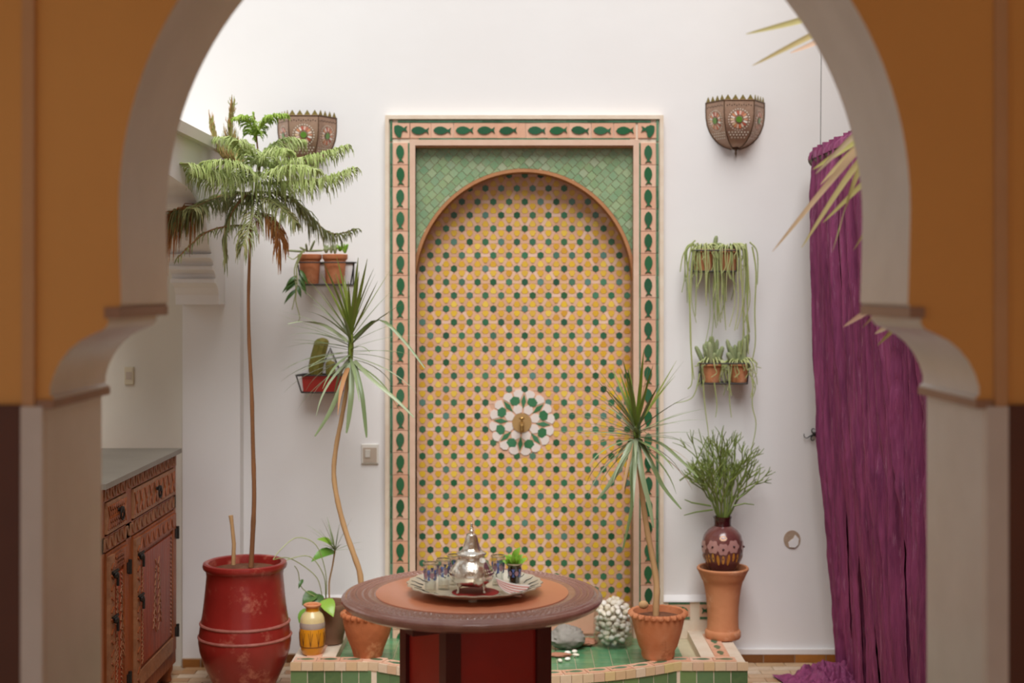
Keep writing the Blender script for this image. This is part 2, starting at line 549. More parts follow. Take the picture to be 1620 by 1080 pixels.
o = fixnormals(w.build('arch_corbel', 'plaster', wall_left))
w = MB(); w.b2(XL0 - 0.02, -1.115, 2.8, PY - 0.002, 2.035, 2.075)
w.build('coping', 'plaster_side', wall_left)
w = MB(); w.b2(-1.75, XL0, 2.8, DW, 2.0, 2.06)  # narrow unseen roof, added to shade the side room
w.build('shade_roof', 'plaster_side', kind='structure')
w = MB(); w.b2(-3.2, XL0 - 0.001, 5.69, 5.76, -0.02, 2.0)
w.build('wall_side_room', 'plaster_side', kind='structure')
w = MB(); w.b2(-3.4, -3.2, D2, 5.69, -0.02, 2.06)
w.build('wall_side_room_end', 'plaster_side', kind='structure')

# ------------------------------------------------------------------ setting: the horseshoe arch wall
ox = W(814, 460, D1).x
zc, Ra = W(0, 330, D1).z, 0.668
half = []   # right half of the opening, bottom to apex


def hp(px, py):
    p = W(px, py, D1)
    return (p.x - ox, p.z)


zb = hp(0, 640)[1]
jx = 0.792
half += [(jx, -0.02), (jx, zb - 0.004), (jx - 0.014, zb), (jx - 0.014, zb + 0.012), (jx - 0.008, zb + 0.016)]
half += [hp(*p) for p in [(1549, 612), (1543, 592), (1533, 572), (1518, 553), (1500, 538), (1480, 528), (1464, 521), (1457, 512), (1457, 492), (1443, 489)]]
half += [(0.664, hp(0, 480)[1]), (0.6665, zc - 0.08)]
NSEG = 30
half += [(Ra * math.cos(a), zc + Ra * math.sin(a)) for a in [math.pi / 2 * i / NSEG for i in range(NSEG + 1)]]
hl = [(-x, z) for x, z in half[:-1]]
outline = [(-2.3, -0.02)] + hl + [half[-1]] + half[:-1][::-1] + [(2.3, -0.02), (2.3, 2.5), (-2.3, 2.5)]
n = len(outline)
w = MB()
w.add([(x + ox, D1, z) for x, z in outline], [tuple(range(n))])
camera_face = len(w.f)
w.add([(x + ox, D2, z) for x, z in outline], [tuple(range(n - 1, -1, -1))])
fs = []
for i in range(n):
    fs.append((i, i + n, (i + 1) % n + n, (i + 1) % n))
w.f += fs
wall_arch = w.build('wall_arch', ['orange', 'plaster', 'gray'], kind='structure', smooth=True, ang=25)
for i, p in enumerate(wall_arch.data.polygons):
    p.material_index = 0 if i == 0 else (1 if i == 1 else 2)
fixnormals(wall_arch)
for sx in (-1, 1):
    w = MB(); w.b2(ox + sx * 0.829, ox + sx * 2.29, D1 - 0.012, D1 + 0.0, 0.0, zb)
    w.build('painted_dado', 'brown', wall_arch)
    w = MB(); w.b2(ox + sx * (jx + 0.0005), ox + sx * 0.829, D1 - 0.014, D1 + 0.001, 0.0, zb - 0.002)
    w.build('jamb_edging', 'gray', wall_arch)
    w = MB(); w.b2(ox + sx * 0.808, ox + sx * 0.829, D1 - 0.008, D1 + 0.001, zb - 0.002, 2.42)
    w.build('corner_bead', 'bead', wall_arch)
    w = MB(); w.b2(ox + sx * (jx - 0.016), ox + sx * (jx + 0.012), D1 - 0.010, D2 + 0.002, zb - 0.006, zb + 0.008)
    w.build('impost_ledge', 'brownledge', wall_arch)
    c0, c1 = hp(1443, 0)[0], hp(1459, 0)[0]
    w = MB(); w.b2(ox + sx * (c0 - 0.006), ox + sx * (c1 + 0.002), D1 - 0.008, D2 + 0.002, hp(0, 503)[1], hp(0, 486)[1])
    w.build('corbel_slab', 'brownledge', wall_arch)

# room the camera stands in
w = MB()
w.b2(-2.5, -2.3, -1.6, -0.6, -0.02, 2.42); w.b2(-2.5, -2.3, 2.1, D2, -0.02, 2.42)
w.b2(-2.5, -2.3, -0.6, 2.1, -0.02, 0.3); w.b2(-2.5, -2.3, -0.6, 2.1, 2.3, 2.42)  # unseen opening, added to let daylight onto the right jamb
w.build('wall_room_left', 'orange', kind='structure')
w = MB(); w.b2(2.3, 2.5, -1.6, D2, -0.02, 2.42); w.build('wall_room_right', 'orange', kind='structure')
w = MB(); w.b2(-2.5, 2.5, -1.6, D2, 2.42, 2.5); w.build('ceiling', 'ceiling', kind='structure')
w = MB()
w.b2(-2.5, -2.0, -1.75, -1.6, -0.02, 2.5); w.b2(2.0, 2.5, -1.75, -1.6, -0.02, 2.5); w.b2(-2.0, 2.0, -1.75, -1.6, 2.35, 2.5)  # wide unseen opening, added to let daylight onto the ochre wall
w.build('wall_room_rear', 'orange', kind='structure')

# floor
w = MB(); w.b2(-3.4, 2.5, -3.5, DW + 0.25, -0.08, 0.0)
floor = w.build('floor', 'floor_mortar', kind='structure')
t = MB(); t.box((0, 0, 0.002), (0.112, 0.052, 0.004)); tl = t.mesh('floor_tile', 'floor_tile')
for (x0, x1) in ((-1.30, -0.80), (0.80, 1.54)):
    r_ = 0
    y = 4.9
    while y < DW - 0.03:
        x = x0 + (r_ % 2) * 0.058
        while x < x1:
            if not (x < XL1 + 0.05 and y > PY - 0.03):
                place('tile', tl, floor, (x, y, 0.0))
            x += 0.117
        y += 0.057
        r_ += 1

# baseboards of brown tile
bb = MB(); bb.b2(0.885, 1.54, DW - 0.016, DW, 0.0, 0.036)
base_r = bb.build('baseboard_back', 'glue', kind='structure')
for i in range(5):
    t = MB(); t.box((0, 0, 0), (0.122, 0.006, 0.032)); me = t.mesh('tile', 'base_tile')
    place('tile', me, base_r, (0.95 + i * 0.126, DW - 0.019, 0.019))
w = MB(); w.b2(0.89, 1.34, DW - 0.02, DW, 0.036, 0.056)
w.build('plaster_lip', 'plaster', base_r)
bb = MB(); bb.b2(XL0, XL1 + 0.02, PY - 0.014, PY + 0.01, 0.0, 0.036); bb.b2(XL1, XL1 + 0.02, PY - 0.014, DW, 0.0, 0.036); bb.b2(XL1, -0.83, DW - 0.016, DW, 0, 0.036)
base_l = bb.build('baseboard_left', 'glue', kind='structure')
t = MB(); t.box((0, 0, 0), (0.068, 0.006, 0.032)); me = t.mesh('tile', 'base_tile')
for i in range(3):
    place('tile', me, base_l, (XL0 + 0.04 + i * 0.073, PY - 0.017, 0.019))
for i in range(3):
    place('tile', me, base_l, (-1.02 + i * 0.073, DW - 0.019, 0.019))

# ------------------------------------------------------------------ tiled wall fountain
FX0, FX1 = W(611, 0, DF).x, W(1048, 0, DF).x
FZT = W(0, 184, DF).z
PXM = DF / FPX     # metres per pixel on the frame's face
fount = thing('wall_fountain', (XC, DW, 0.1), 'tiled wall fountain with yellow and green star mosaic under a round arch', 'fountain')
FB = 0.10
bandw = 46 * PXM


def framebox(x0, x1, z0, z1, y0, name, m, y1=DW + 0.001):
    t = MB(); t.b2(x0, x1, y0, y1, z0, z1)
    return t.build(name, m, fount)


# plaster bed of the frame
bedL, bedR = FX0 + 5 * PXM, FX1 - 5 * PXM
t = MB()
t.b2(FX0, FX0 + bandw, DF + 0.004, DW + 0.06, FB, FZT)
t.b2(FX1 - bandw, FX1, DF + 0.004, DW + 0.06, FB, FZT)
t.b2(FX0 + bandw, FX1 - bandw, DF + 0.004, DW + 0.06, FZT - bandw + 0.012, FZT)
bed = t.build('frame_bed', 'edge_beige', fount)
# raised outer lip and inner moulding
lip = 4.5 * PXM
for (a, b, c, d_) in ((FX0 - 0.004, FX0 + lip, FB, FZT + 0.004), (FX1 - lip, FX1 + 0.004, FB, FZT + 0.004)):
    framebox(a, b, c, d_, DF - 0.008, 'outer_lip', 'edge_beige')
framebox(FX0 + lip, FX1 - lip, FZT - lip, FZT + 0.004, DF - 0.008, 'outer_lip', 'edge_beige')
mi0, mi1 = FX0 + 37 * PXM, FX0 + bandw
ni1, ni0 = FX1 - 37 * PXM, FX1 - bandw
mt = FZT - 37 * PXM
framebox(mi0, mi1, FB, mt, DF - 0.004, 'inner_moulding', 'edge_pink', DW + 0.07)
framebox(ni0, ni1, FB, mt, DF - 0.004, 'inner_moulding', 'edge_pink', DW + 0.07)
framebox(mi1, ni0, mt - 9 * PXM, mt, DF - 0.004, 'inner_moulding', 'edge_pink', DW + 0.07)
framebox(mi1 - 0.006, ni0 + 0.006, mt - 12 * PXM, mt - 9 * PXM, DF + 0.004, 'terracotta_fillet', 'terra_edge', DW + 0.07)

# fish tiles
TL = 35 * PXM
tw = 23.5 * PXM
t = MB(); t.box((0, 0.001, 0), (tw, 0.008, TL - 0.0022)); me_tile = t.mesh('fish_tile', 'fishtile')


def fish_poly(l, wd):
    up = [(0.50, 0.0), (0.40, 0.30), (0.22, 0.48), (0.02, 0.50), (-0.18, 0.34), (-0.30, 0.14), (-0.38, 0.20), (-0.50, 0.42), (-0.44, 0.0)]
    lo = [(x, -y) for x, y in up[1:-1]][::-1]
    return [(x * l, y * wd) for x, y in up + lo]


t = MB(); t.plate([(y, x) for x, y in fish_poly(28 * PXM, 12.5 * PXM)], 0.0, 0.0045)
me_fish = raw(t, 'fish', 'fish')
xs_tile = FX0 + 22.5 * PXM
xe_tile = FX1 - 22.5 * PXM
zt_tile = FZT - 22.5 * PXM
t = MB(); t.box((0, 0, 0), (3.6 * PXM, 0.008, TL - 0.003)); me_strip = t.mesh('edging_strip', 'edge_green')


def fish_tile(x, z, rot):
    o = place('tile', me_tile, fount, (x, DF + 0.002, z), (0, rot, 0))
    f = bpy.data.objects.new('fish', me_fish)
    col.objects.link(f)
    f.parent = o
    f.location = (rnd(-.001, .001), -0.003, rnd(-.001, .001))
    f.rotation_euler = (0, rnd(-.05, .05), 0)


nz = 23
for i in range(nz):
    z = zt_tile - 35 * PXM * (i + 1) - 0.004
    for x, sgn in ((xs_tile, 1), (xe_tile, -1)):
        fish_tile(x, z, rnd(-.012, .012))
        for dx in (-14.5, 14.0):
            place('edging', me_strip, fount, (x + sgn * dx * PXM, DF + 0.002, z), (0, rnd(-.012, .012), 0))
# top row, tails to the right
topx = [621 + (252 - 100) / 3.375 * 0 + v for v in ()]
txs = [590 + v / 3.375 for v in (252, 370, 490, 605, 720, 875, 990, 1105, 1225, 1345)]
for px in txs:
    fish_tile(W(px, 0, DF).x, zt_tile, -math.pi / 2 + rnd(-.03, .03))
for i in range(12):
    x = FX0 + 0.09 + i * (FX1 - FX0 - 0.18) / 11
    for dz in (14.5, -14.0):
        if dz < 0 and (x < FX0 + 0.11 or x > FX1 - 0.11): continue
        place('edging', me_strip, fount, (x, DF + 0.002, zt_tile + dz * PXM), (0, math.pi / 2 + rnd(-.012, .012), 0))
# plain filler and the two corner tiles with bent fish
t = MB(); t.box((0, 0.001, 0), (11 * PXM, 0.008, tw)); place('tile', t.mesh('filler_tile', 'fishtile'), fount, (W(826, 0, DF).x, DF + 0.002, zt_tile))
t = MB(); t.box((0, 0.001, 0), (TL * 0.92, 0.008, tw)); me_corner = t.mesh('corner_tile', 'fishtile')
bent = [(-0.030, 0.010), (-0.028, 0.022), (-0.012, 0.026), (0.006, 0.020), (0.016, 0.012), (0.032, 0.022), (0.026, 0.008), (0.034, -0.006), (0.014, 0.000),
        (0.008, -0.006), (0.004, -0.028), (-0.006, -0.036), (-0.018, -0.024), (-0.028, -0.008)]
t = MB(); t.plate(bent, 0.0, 0.0045)
cf = raw(t, 'corner_fish', 'fish')
for x, sx in ((xs_tile, 1), (xe_tile, -1)):
    o = place('tile', me_corner, fount, (x, DF + 0.002, zt_tile))
    f = bpy.data.objects.new('fish', cf); col.objects.link(f); f.parent = o; f.location = (0, -0.003, 0)
    f.scale = (sx * 0.85, 1, 0.85)
    place('edging', me_strip, fount, (x - sx * 14.5 * PXM, DF + 0.002, zt_tile))

# green spandrel, laid diagonally around the arch
YS = 5.765


def in_arch(x, z, g=0.0):
    a, b = NA + g, NB + g
    if z < NZ: return abs(x - XC) < a
    return ((x - XC) / a) ** 2 + ((z - NZ) / b) ** 2 < 1


def push_out(x, z, g):
    a, b = NA + g, NB + g
    if z < NZ: return (XC + math.copysign(a, x - XC), z)
    k = math.sqrt(((x - XC) / a) ** 2 + ((z - NZ) / b) ** 2)
    return (XC + (x - XC) / max(k, 1e-6), NZ + (z - NZ) / max(k, 1e-6))


arc = [(XC - NA * math.cos(a), NZ + NB * math.sin(a)) for a in [math.pi * i / 48 for i in range(49)]]
zb0 = 0.10
ring = [(NX0 + 0.0, zb0), (XC - NA, zb0)] + arc + [(XC + NA, zb0), (NX1, zb0), (NX1, SPT + 0.0), (NX0, SPT + 0.0)]
t = MB(); t.prism(ring, lambda x, z: (x, YS, z), lambda x, z: (x, 5.86, z))
sp = fixnormals(t.build('spandrel_panel', 'grout', fount))
s_ = 0.031
xr0, xr1, zr1 = mi1 - 0.004, ni0 + 0.004, mt - 9 * PXM
cnt = 0
for i in range(-30, 50):
    for j in range(-60, 60):
        # two mirrored diagonal fields
        u, v = i * s_ + (s_ * 0.5 if j % 2 else 0), j * s_
        cx0, cz0 = (u - v) * 0.7071, (u + v) * 0.7071
        cx, cz = XC + cx0, NZ + 0.3 + cz0
        if not (xr0 - 0.02 < cx < xr1 + 0.02 and NZ - 0.05 < cz < zr1 + 0.02): continue
        h = s_ * 0.5 - 0.0012
        poly = []
        sq = [(-h, -h), (h, -h), (h, h), (-h, h)]
        for k in range(4):
            (ax, ay), (bx, by) = sq[k], sq[(k + 1) % 4]
            for q in range(3):
                px_, py_ = ax + (bx - ax) * q / 3, ay + (by - ay) * q / 3
                poly.append((cx + (px_ - py_) * 0.7071, cz + (px_ + py_) * 0.7071))
        ins = [in_arch(x, z, 0.012) for x, z in poly]
        if all(ins): continue
        if sum(ins) > 9: continue
        poly = [push_out(x, z, 0.012) if f else (x, z) for (x, z), f in zip(poly, ins)]
        poly = [(min(max(x, xr0), xr1), min(z, zr1)) for x, z in poly]
        ar = abs(sum(poly[k][0] * poly[(k + 1) % 12][1] - poly[(k + 1) % 12][0] * poly[k][1] for k in range(12))) / 2
        if ar < 0.00006: continue
        th_ = rnd(0.0022, 0.0036)
        t = MB(); t.prism(poly, lambda x, z: (x, YS - th_, z), lambda x, z: (x, YS + 0.001, z))
        t.build('spandrel_tile', 'spandrel', fount)
        cnt += 1
# terracotta rim of the arch
rp = []
t = MB()
rr_o = [(XC - (NA + 0.010) * math.cos(a), NZ + (NB + 0.010) * math.sin(a)) for a in [math.pi * i / 48 for i in range(49)]]
ringo = [(XC - NA - 0.006, zb0)] + rr_o + [(XC + NA + 0.006, zb0)]
ringi = [(XC - NA + 0.003, zb0)] + [(XC - (NA - 0.003) * math.cos(a), NZ + (NB - 0.003) * math.sin(a)) for a in [math.pi * i / 48 for i in range(49)]] + [(XC + NA - 0.003, zb0)]
k = len(ringo)
vv = [(x, YS - 0.012, z) for x, z in ringo] + [(x, YS - 0.012, z) for x, z in ringi] + [(x, YS + 0.09, z) for x, z in ringi] + [(x, YS + 0.0, z) for x, z in ringo]
ff = []
for i in range(k - 1):
    ff += [(i, i + 1, k + i + 1, k + i), (k + i, k + i + 1, 2 * k + i + 1, 2 * k + i), (3 * k + i, 3 * k + i + 1, i + 1, i)]
t.add(vv, ff)
t.build('arch_rim', 'terra_edge', fount, smooth=True, ang=30)

# star mosaic panel
YP = 5.855
PM = YP / FPX
t = MB(); t.b2(XC - NA - 0.002, XC + NA + 0.002, YP, 5.872, 0.09, NZ + NB + 0.004)
t.build('mosaic_bed', 'mortar', fount)
A_, RP = 24.9 * PM, 21.15 * PM
hr = 5.5 * PM
hx0 = W(768, 298, YP)
rosc = W(825.8, 668, YP)
RR = 52 * PM
hexpts = []
rows = 32
for r_ in range(-1, rows):
    z = hx0.z - r_ * RP
    off = -0.5 * A_ if r_ % 2 else 0.0
    for c_ in range(-10, 20):
        hexpts.append((hx0.x + off + c_ * A_, z))
hexv = [(hr * math.sin(math.pi / 3 * i), hr * math.cos(math.pi / 3 * i)) for i in range(6)]
t = MB(); t.plate(hexv, 0.0, 0.003); me_hex = raw(t, 'hexagon_tile', 'hex')
inside = [(x, z) for x, z in hexpts if in_arch(x, z, 0.002) and z > 0.13 and (x - rosc.x) ** 2 + (z - rosc.z) ** 2 > (RR - 0.004) ** 2]
single = inside[:300]
for x, z in single:
    place('hexagon_tile', me_hex, fount, (x, YP, z), (0, rnd(-.1, .1), 0))
t = MB()
for x, z in inside[300:]:
    t.plate([(x + a, z + b) for a, b in hexv], YP, 0.003)
fixnormals(t.build('lower_hexagon_tiles', 'hex_i', fount, kind='stuff'))


def ok(x, z, g):
    return in_arch(x, z, -g) and z > 0.12 and (x - rosc.x) ** 2 + (z - rosc.z) ** 2 > (RR + g * 0.4) ** 2


ty, tp = MB(), MB()
sy = RP / (A_ * 0.866)
for x, z in hexpts:
    for up in (1, -1):
        cx, cz = x + A_ / 2, z + up * RP / 3
        if ok(cx, cz, 0.002):
            rr = 6.1 * PM
            poly = []
            for i in range(3):
                a = math.pi / 2 * up + i * 2 * math.pi / 3
                for da in (-0.42, 0.42):
                    poly.append((cx + rr * math.cos(a + da) * 0.86, cz + rr * math.sin(a + da) * 0.86))
            ty.plate(poly, YP, 0.0022)
    for ang in (0, 60, 120):
        ca, sa = math.cos(R(ang)), math.sin(R(ang))
        cx, cz = x + ca * A_ / 2, z + sa * A_ / 2 * sy
        if ok(cx, cz, 0.002):
            L_, w_ = 7.2 * PM, 2.55 * PM
            poly = [(-L_, -w_), (L_, -w_), (L_, w_), (-L_, w_)]
            tp.plate([(cx + p * ca - q * sa, cz + (p * sa + q * ca) * sy) for p, q in poly], YP, 0.0012)
fixnormals(ty.build('yellow_mosaic', 'yellow', fount, kind='stuff'))
fixnormals(tp.build('pink_mosaic', 'pinkrect', fount, kind='stuff'))

# rosette of eight around the tap
t = MB(); t.plate([(rosc.x + RR * 0.93 * math.cos(a), rosc.z + RR * 0.93 * math.sin(a)) for a in [2 * math.pi * i / 48 for i in range(48)]], YP, 0.0025)
ros = fixnormals(t.build('rosette', 'mortar', fount))


def pol(r, a):
    return (rosc.x + r * math.sin(a), rosc.z + r * math.cos(a))


def petal(poly, m, name, th=0.0045):
    t = MB(); t.plate(poly, YP, th)
    fixnormals(t.build(name, m, ros))


q = PM
for i in range(8):
    a = R(-18 + 45 * i)
    b = a + R(22.5)
    petal([pol(16 * q, a - .30), pol(24 * q, a - .33), pol(29 * q, a - .13), pol(30.5 * q, a), pol(29 * q, a + .13), pol(24 * q, a + .33), pol(16 * q, a + .30)], 'ros_white', 'petal')
    petal([pol(28 * q, a), pol(32.5 * q, a - .22), pol(40 * q, a - .20), pol(43.5 * q, a), pol(40 * q, a + .20), pol(32.5 * q, a + .22)], 'ros_green', 'green_tile', .005)
    petal([pol(22 * q, b), pol(34 * q, b - .115), pol(45 * q, b), pol(34 * q, b + .115)], 'ros_green', 'green_tile', .005)
    for s2 in (-1, 1):
        m_ = a + s2 * .197
        petal([pol(41 * q, a + s2 * .025), pol(49 * q, a + s2 * .03), pol(52 * q, m_ - s2 * .07), pol(52 * q, m_ + s2 * .06), pol(48 * q, b - s2 * 0.03 if s2 > 0 else b - R(45) + .03),
               pol(41 * q, a + s2 * .30), pol(36.5 * q, a + s2 * .235)], 'ros_white', 'petal')
tapc = W(825.5, 668.5, YP)
t = MB(); t.plate([(tapc.x + 15.2 * q * math.cos(a), tapc.z + 15.2 * q * math.sin(a)) for a in [2 * math.pi * i / 32 for i in range(32)]], YP - 0.002, 0.006)
fixnormals(t.build('tap_plate', 'brass_plate', fount))
t = MB()
t.tube([(tapc.x, YP - .004, tapc.z - .003), (tapc.x, YP - .05, tapc.z - .003), (tapc.x, YP - .062, tapc.z - .010), (tapc.x, YP - .064, tapc.z - .032)], [.010, .009, .009, .0075], 12)
t.tube([(tapc.x, YP - .035, tapc.z), (tapc.x, YP - .035, tapc.z + .018)], [.005, .004], 10)
t.ball((tapc.x, YP - .035, tapc.z + .021), (.011, .006, .006))
t.lathe([(.0095, -.004), (.0105, 0), (.0095, .004)], (tapc.x, YP - .064, tapc.z - .024), 12)
t.build('tap', 'brass', fount, smooth=True)

# low tiled dado either side of the fountain
for name, x0, x1 in (('wall_dado', FX1 + 0.005, 0.862), ('wall_dado', -0.80, FX0 - 0.005)):
    side = 'right' if x0 > 0 else 'left'
    dd = thing(name, ((x0 + x1) / 2, DW, PZ), 'low tiled wall dado with a plaster sill, %s' % ('behind the terracotta pedestal' if x0 > 0 else 'behind the yellow vase'), 'dado')
    t = MB(); t.b2(x0, x1, DW - 0.022, DW + 0.001, 0.10, 0.250)
    t.build('bed', 'edge_beige', dd)
    t = MB(); t.prism([(DW, 0.272), (DW - 0.012, 0.266), (DW - 0.028, 0.255), (DW - 0.03, 0.249), (DW, 0.249)], lambda y, z: (x0, y, z), lambda y, z: (x1, y, z))
    fixnormals(t.build('sill', 'plaster', dd))
    nn = max(1, int((x1 - x0) / TL))
    for i in range(nn):
        x = x0 + (i + 0.5) * (x1 - x0) / nn
        o = place('tile', me_tile, dd, (x, DW - 0.022, 0.214), (0, math.pi / 2, 0))
        f = bpy.data.objects.new('fish', me_fish); col.objects.link(f); f.parent = o; f.location = (0, -0.003, 0)
        place('edging', me_strip, dd, (x, DW - 0.022, 0.243), (0, math.pi / 2, 0))
        place('edging', me_strip, dd, (x, DW - 0.022, 0.184), (0, math.pi / 2, 0))

# ------------------------------------------------------------------ basin platform
FY = 5.23


def front(x):
    u = (x - 0.05) / 0.56
    return FY - (0.19 * (1 - u * u) if abs(u) < 1 else 0.0)


BX0, BX1 = -0.815, 0.862
IX0, IX1 = BX0 + 0.155, BX1 - 0.155
IZ = 0.105
basin = thing('fountain_basin', (0.05, 5.45, 0), 'low raised fountain basin with green tiles and pale rim on the floor', 'basin')
xs = [BX0 + (BX1 - BX0) * i / 60 for i in range(61)]
t = MB()
poly = [(x, front(x) + 0.008) for x in xs] + [(BX1 - 0.004, DW - 0.001), (BX0 + 0.004, DW - 0.001)]
t.prism(poly, lambda x, y: (x, y, IZ - 0.006), lambda x, y: (x, y, 0.0))
fixnormals(t.build('core', 'grout', basin))
t = MB()
rimw = 0.085
xi = [IX0 + (IX1 - IX0) * i / 50 for i in range(51)]
outer = [(x, front(x) + 0.004) for x in xs]
t.prism([(BX0, FY + 0.004)] + [(x, front(x) + 0.004) for x in xs if x < IX0] + [(IX0, front(IX0) + .004), (IX0, DW - 0.001), (BX0, DW - 0.001)], lambda x, y: (x, y, PZ - 0.004), lambda x, y: (x, y, 0.03))
t.prism([(IX1, front(IX1) + 0.004)] + [(x, front(x) + 0.004) for x in xs if x > IX1] + [(BX1, DW - 0.001), (IX1, DW - 0.001)], lambda x, y: (x, y, PZ - 0.004), lambda x, y: (x, y, 0.03))
t.prism([(x, front(x) + 0.004) for x in xi] + [(x, front(x) + rimw) for x in xi[::-1]], lambda x, y: (x, y, PZ - 0.004), lambda x, y: (x, y, 0.03))
fixnormals(t.build('rim', 'edge_beige', basin))
# nosing pieces
t = MB(); t.box((0, 0, 0), (0.0395, 0.012, 0.030)); me_nose = t.mesh('nosing_tile', 'nosing' if 'nosing' in MT else 'edge_beige')
MT['nosing'] = mat('nosing_tile', ['d8c0a0', 'd0b088', 'dcc8b0', 'cfa98a', 'd8c488'], 0.45, var=0.25, vscale=30, dark='b89a78')
me_nose.materials.clear(); me_nose.materials.append(MT['nosing'])
x = BX0 + 0.02
while x < BX1 - 0.01:
    sl = math.atan2(front(x + .01) - front(x - .01), .02)
    place('nosing_tile', me_nose, basin, (x, front(x) + 0.003, PZ - 0.0155), (0, rnd(-.02, .02), sl))
    x += 0.041 * math.cos(sl)
# facing tiles of the front
MT['facing'] = mat('facing_green_tile', ['4a6a42', '557650', '3f5c38', '68834e', '4f7250'], 0.3, var=0.3, vscale=25, dark='7a8a5c', coat=0.15)
t = MB(); t.box((0, 0, 0), (0.060, 0.008, 0.050)); me_face = t.mesh('facing_tile', 'facing')
for r_, z in enumerate((0.078, 0.026)):
    x = BX0 + 0.031 + (r_ % 2) * 0.02
    while x < BX1 - 0.02:
        sl = math.atan2(front(x + .01) - front(x - .01), .02)
        place('facing_tile', me_face, basin, (x, front(x) + 0.006, z), (0, rnd(-.015, .015), sl))
        x += 0.063 * math.cos(sl)
# rim pattern tiles: pink with a green lozenge
t = MB(); t.box((0, 0, 0), (0.083, 0.056, 0.005)); me_rt = t.mesh('rim_tile', 'fishtile')
t = MB(); t.prism(fish_poly(0.066, 0.026), lambda x, y: (x, y, 0.0028), lambda x, y: (x, y, 0.0))
me_rf = raw(t, 'rim_fish', 'edge_green')


def rim_tile(x, y, rot):
    o = place('rim_tile', me_rt, basin, (x, y, PZ - 0.002), (0, 0, rot))
    f = bpy.data.objects.new('fish', me_rf); col.objects.link(f); f.parent = o


x = BX0 + 0.05
while x < BX1 - 0.03:
    sl = math.atan2(front(x + .01) - front(x - .01), .02)
    rim_tile(x, front(x) + 0.045, sl)
    x += 0.0855 * math.cos(sl)
for bx in (BX0 + 0.075, BX1 - 0.075):
    for i in range(4):
        rim_tile(bx, FY + 0.135 + i * 0.0855, math.pi / 2)
# basin floor
MT['basin_tile'] = mat('basin_green_tile', ['4f8a62', '5a9468', '6a9c74', '478058', '5f8e60'], 0.22, var=0.3, vscale=18, dark='8a9a6c', coat=0.2)
t = MB(); t.box((0, 0, 0), (0.066, 0.066, 0.005)); me_bt = t.mesh('basin_tile', 'basin_tile')
x = IX0 + 0.036
while x < IX1 - 0.03:
    y = DW - 0.036
    while y > front(x) + rimw + 0.032:
        place('basin_tile', me_bt, basin, (x, y, IZ - 0.0035))
        y -= 0.069
    x += 0.069


# ------------------------------------------------------------------ pots
def pot(parent, c, prof, m, name='pot', n=36, wob=None):
    t = MB(); t.lathe(prof, c, n, wob)
    return t.build(name, m, parent, smooth=True, ang=35)


def flowerpot_prof(rb, rt, h, lip=0.012, th=0.008, soil=0.02):
    rm = rb + (rt - lip * .6 - rb) * 0.86
    return [(rb * .2, 0), (rb, 0), (rb + 0.002, 0.006), (rm, h * 0.80), (rt - lip * 0.3, h * 0.82), (rt, h * 0.86), (rt, h * 0.985), (rt - 0.003, h),
            (rt - th, h), (rt - th - 0.003, h - soil * .5), (rt - th - 0.006, h - soil - .004)]


def soil_disc(parent, c, r, h=0.006):
    t = MB(); t.lathe([(r, -0.01), (r, 0.0), (r * .7, h * .6), (r * .3, h), (0.0001, h * .8)], c, 20, lambda i, j, a, q, z: q * (1 + 0.03 * math.sin(5 * a + i)))
    return t.build('soil', 'soil', parent, smooth=True)


def scallop(amp, cnt_, rows_):
    def f(i, j, a, r, z):
        return r + (amp * math.cos(cnt_ * a) if i in rows_ else 0)
    return f


def strap_leaf(base, ang, elev, length, wid, droop, segs=8, tip=0.0):
    """arched strap leaf; ang azimuth, elev start elevation, droop bends it down"""
    pts = []
    p = Vector(base)
    e = elev
    st = length / segs
    hd = Vector((math.cos(ang), math.sin(ang), 0))
    for i in range(segs + 1):
        pts.append(p.copy())
        p = p + (hd * math.cos(e) + Vector((0, 0, 1)) * math.sin(e)) * st
        e -= droop / segs * (0.5 + i / segs)
        e = max(e, -1.5)
    ws = [wid * (0.55 + 0.45 * min(1, i / 2.0)) * (1 - (i / segs) ** 2.2) + 0.0006 for i in range(segs + 1)]
    return pts, ws, Vector((-math.sin(ang), math.cos(ang), 0))


def make_leaf(parent, base, ang, elev, length, wid, droop, m, name='leaf', fold=0.3):
    pts, ws, sd = strap_leaf(base, ang, elev, length, wid, droop)
    t = MB(); t.blade(pts, ws, sd, fold)
    return t.build(name, m, parent, smooth=True, ang=80)


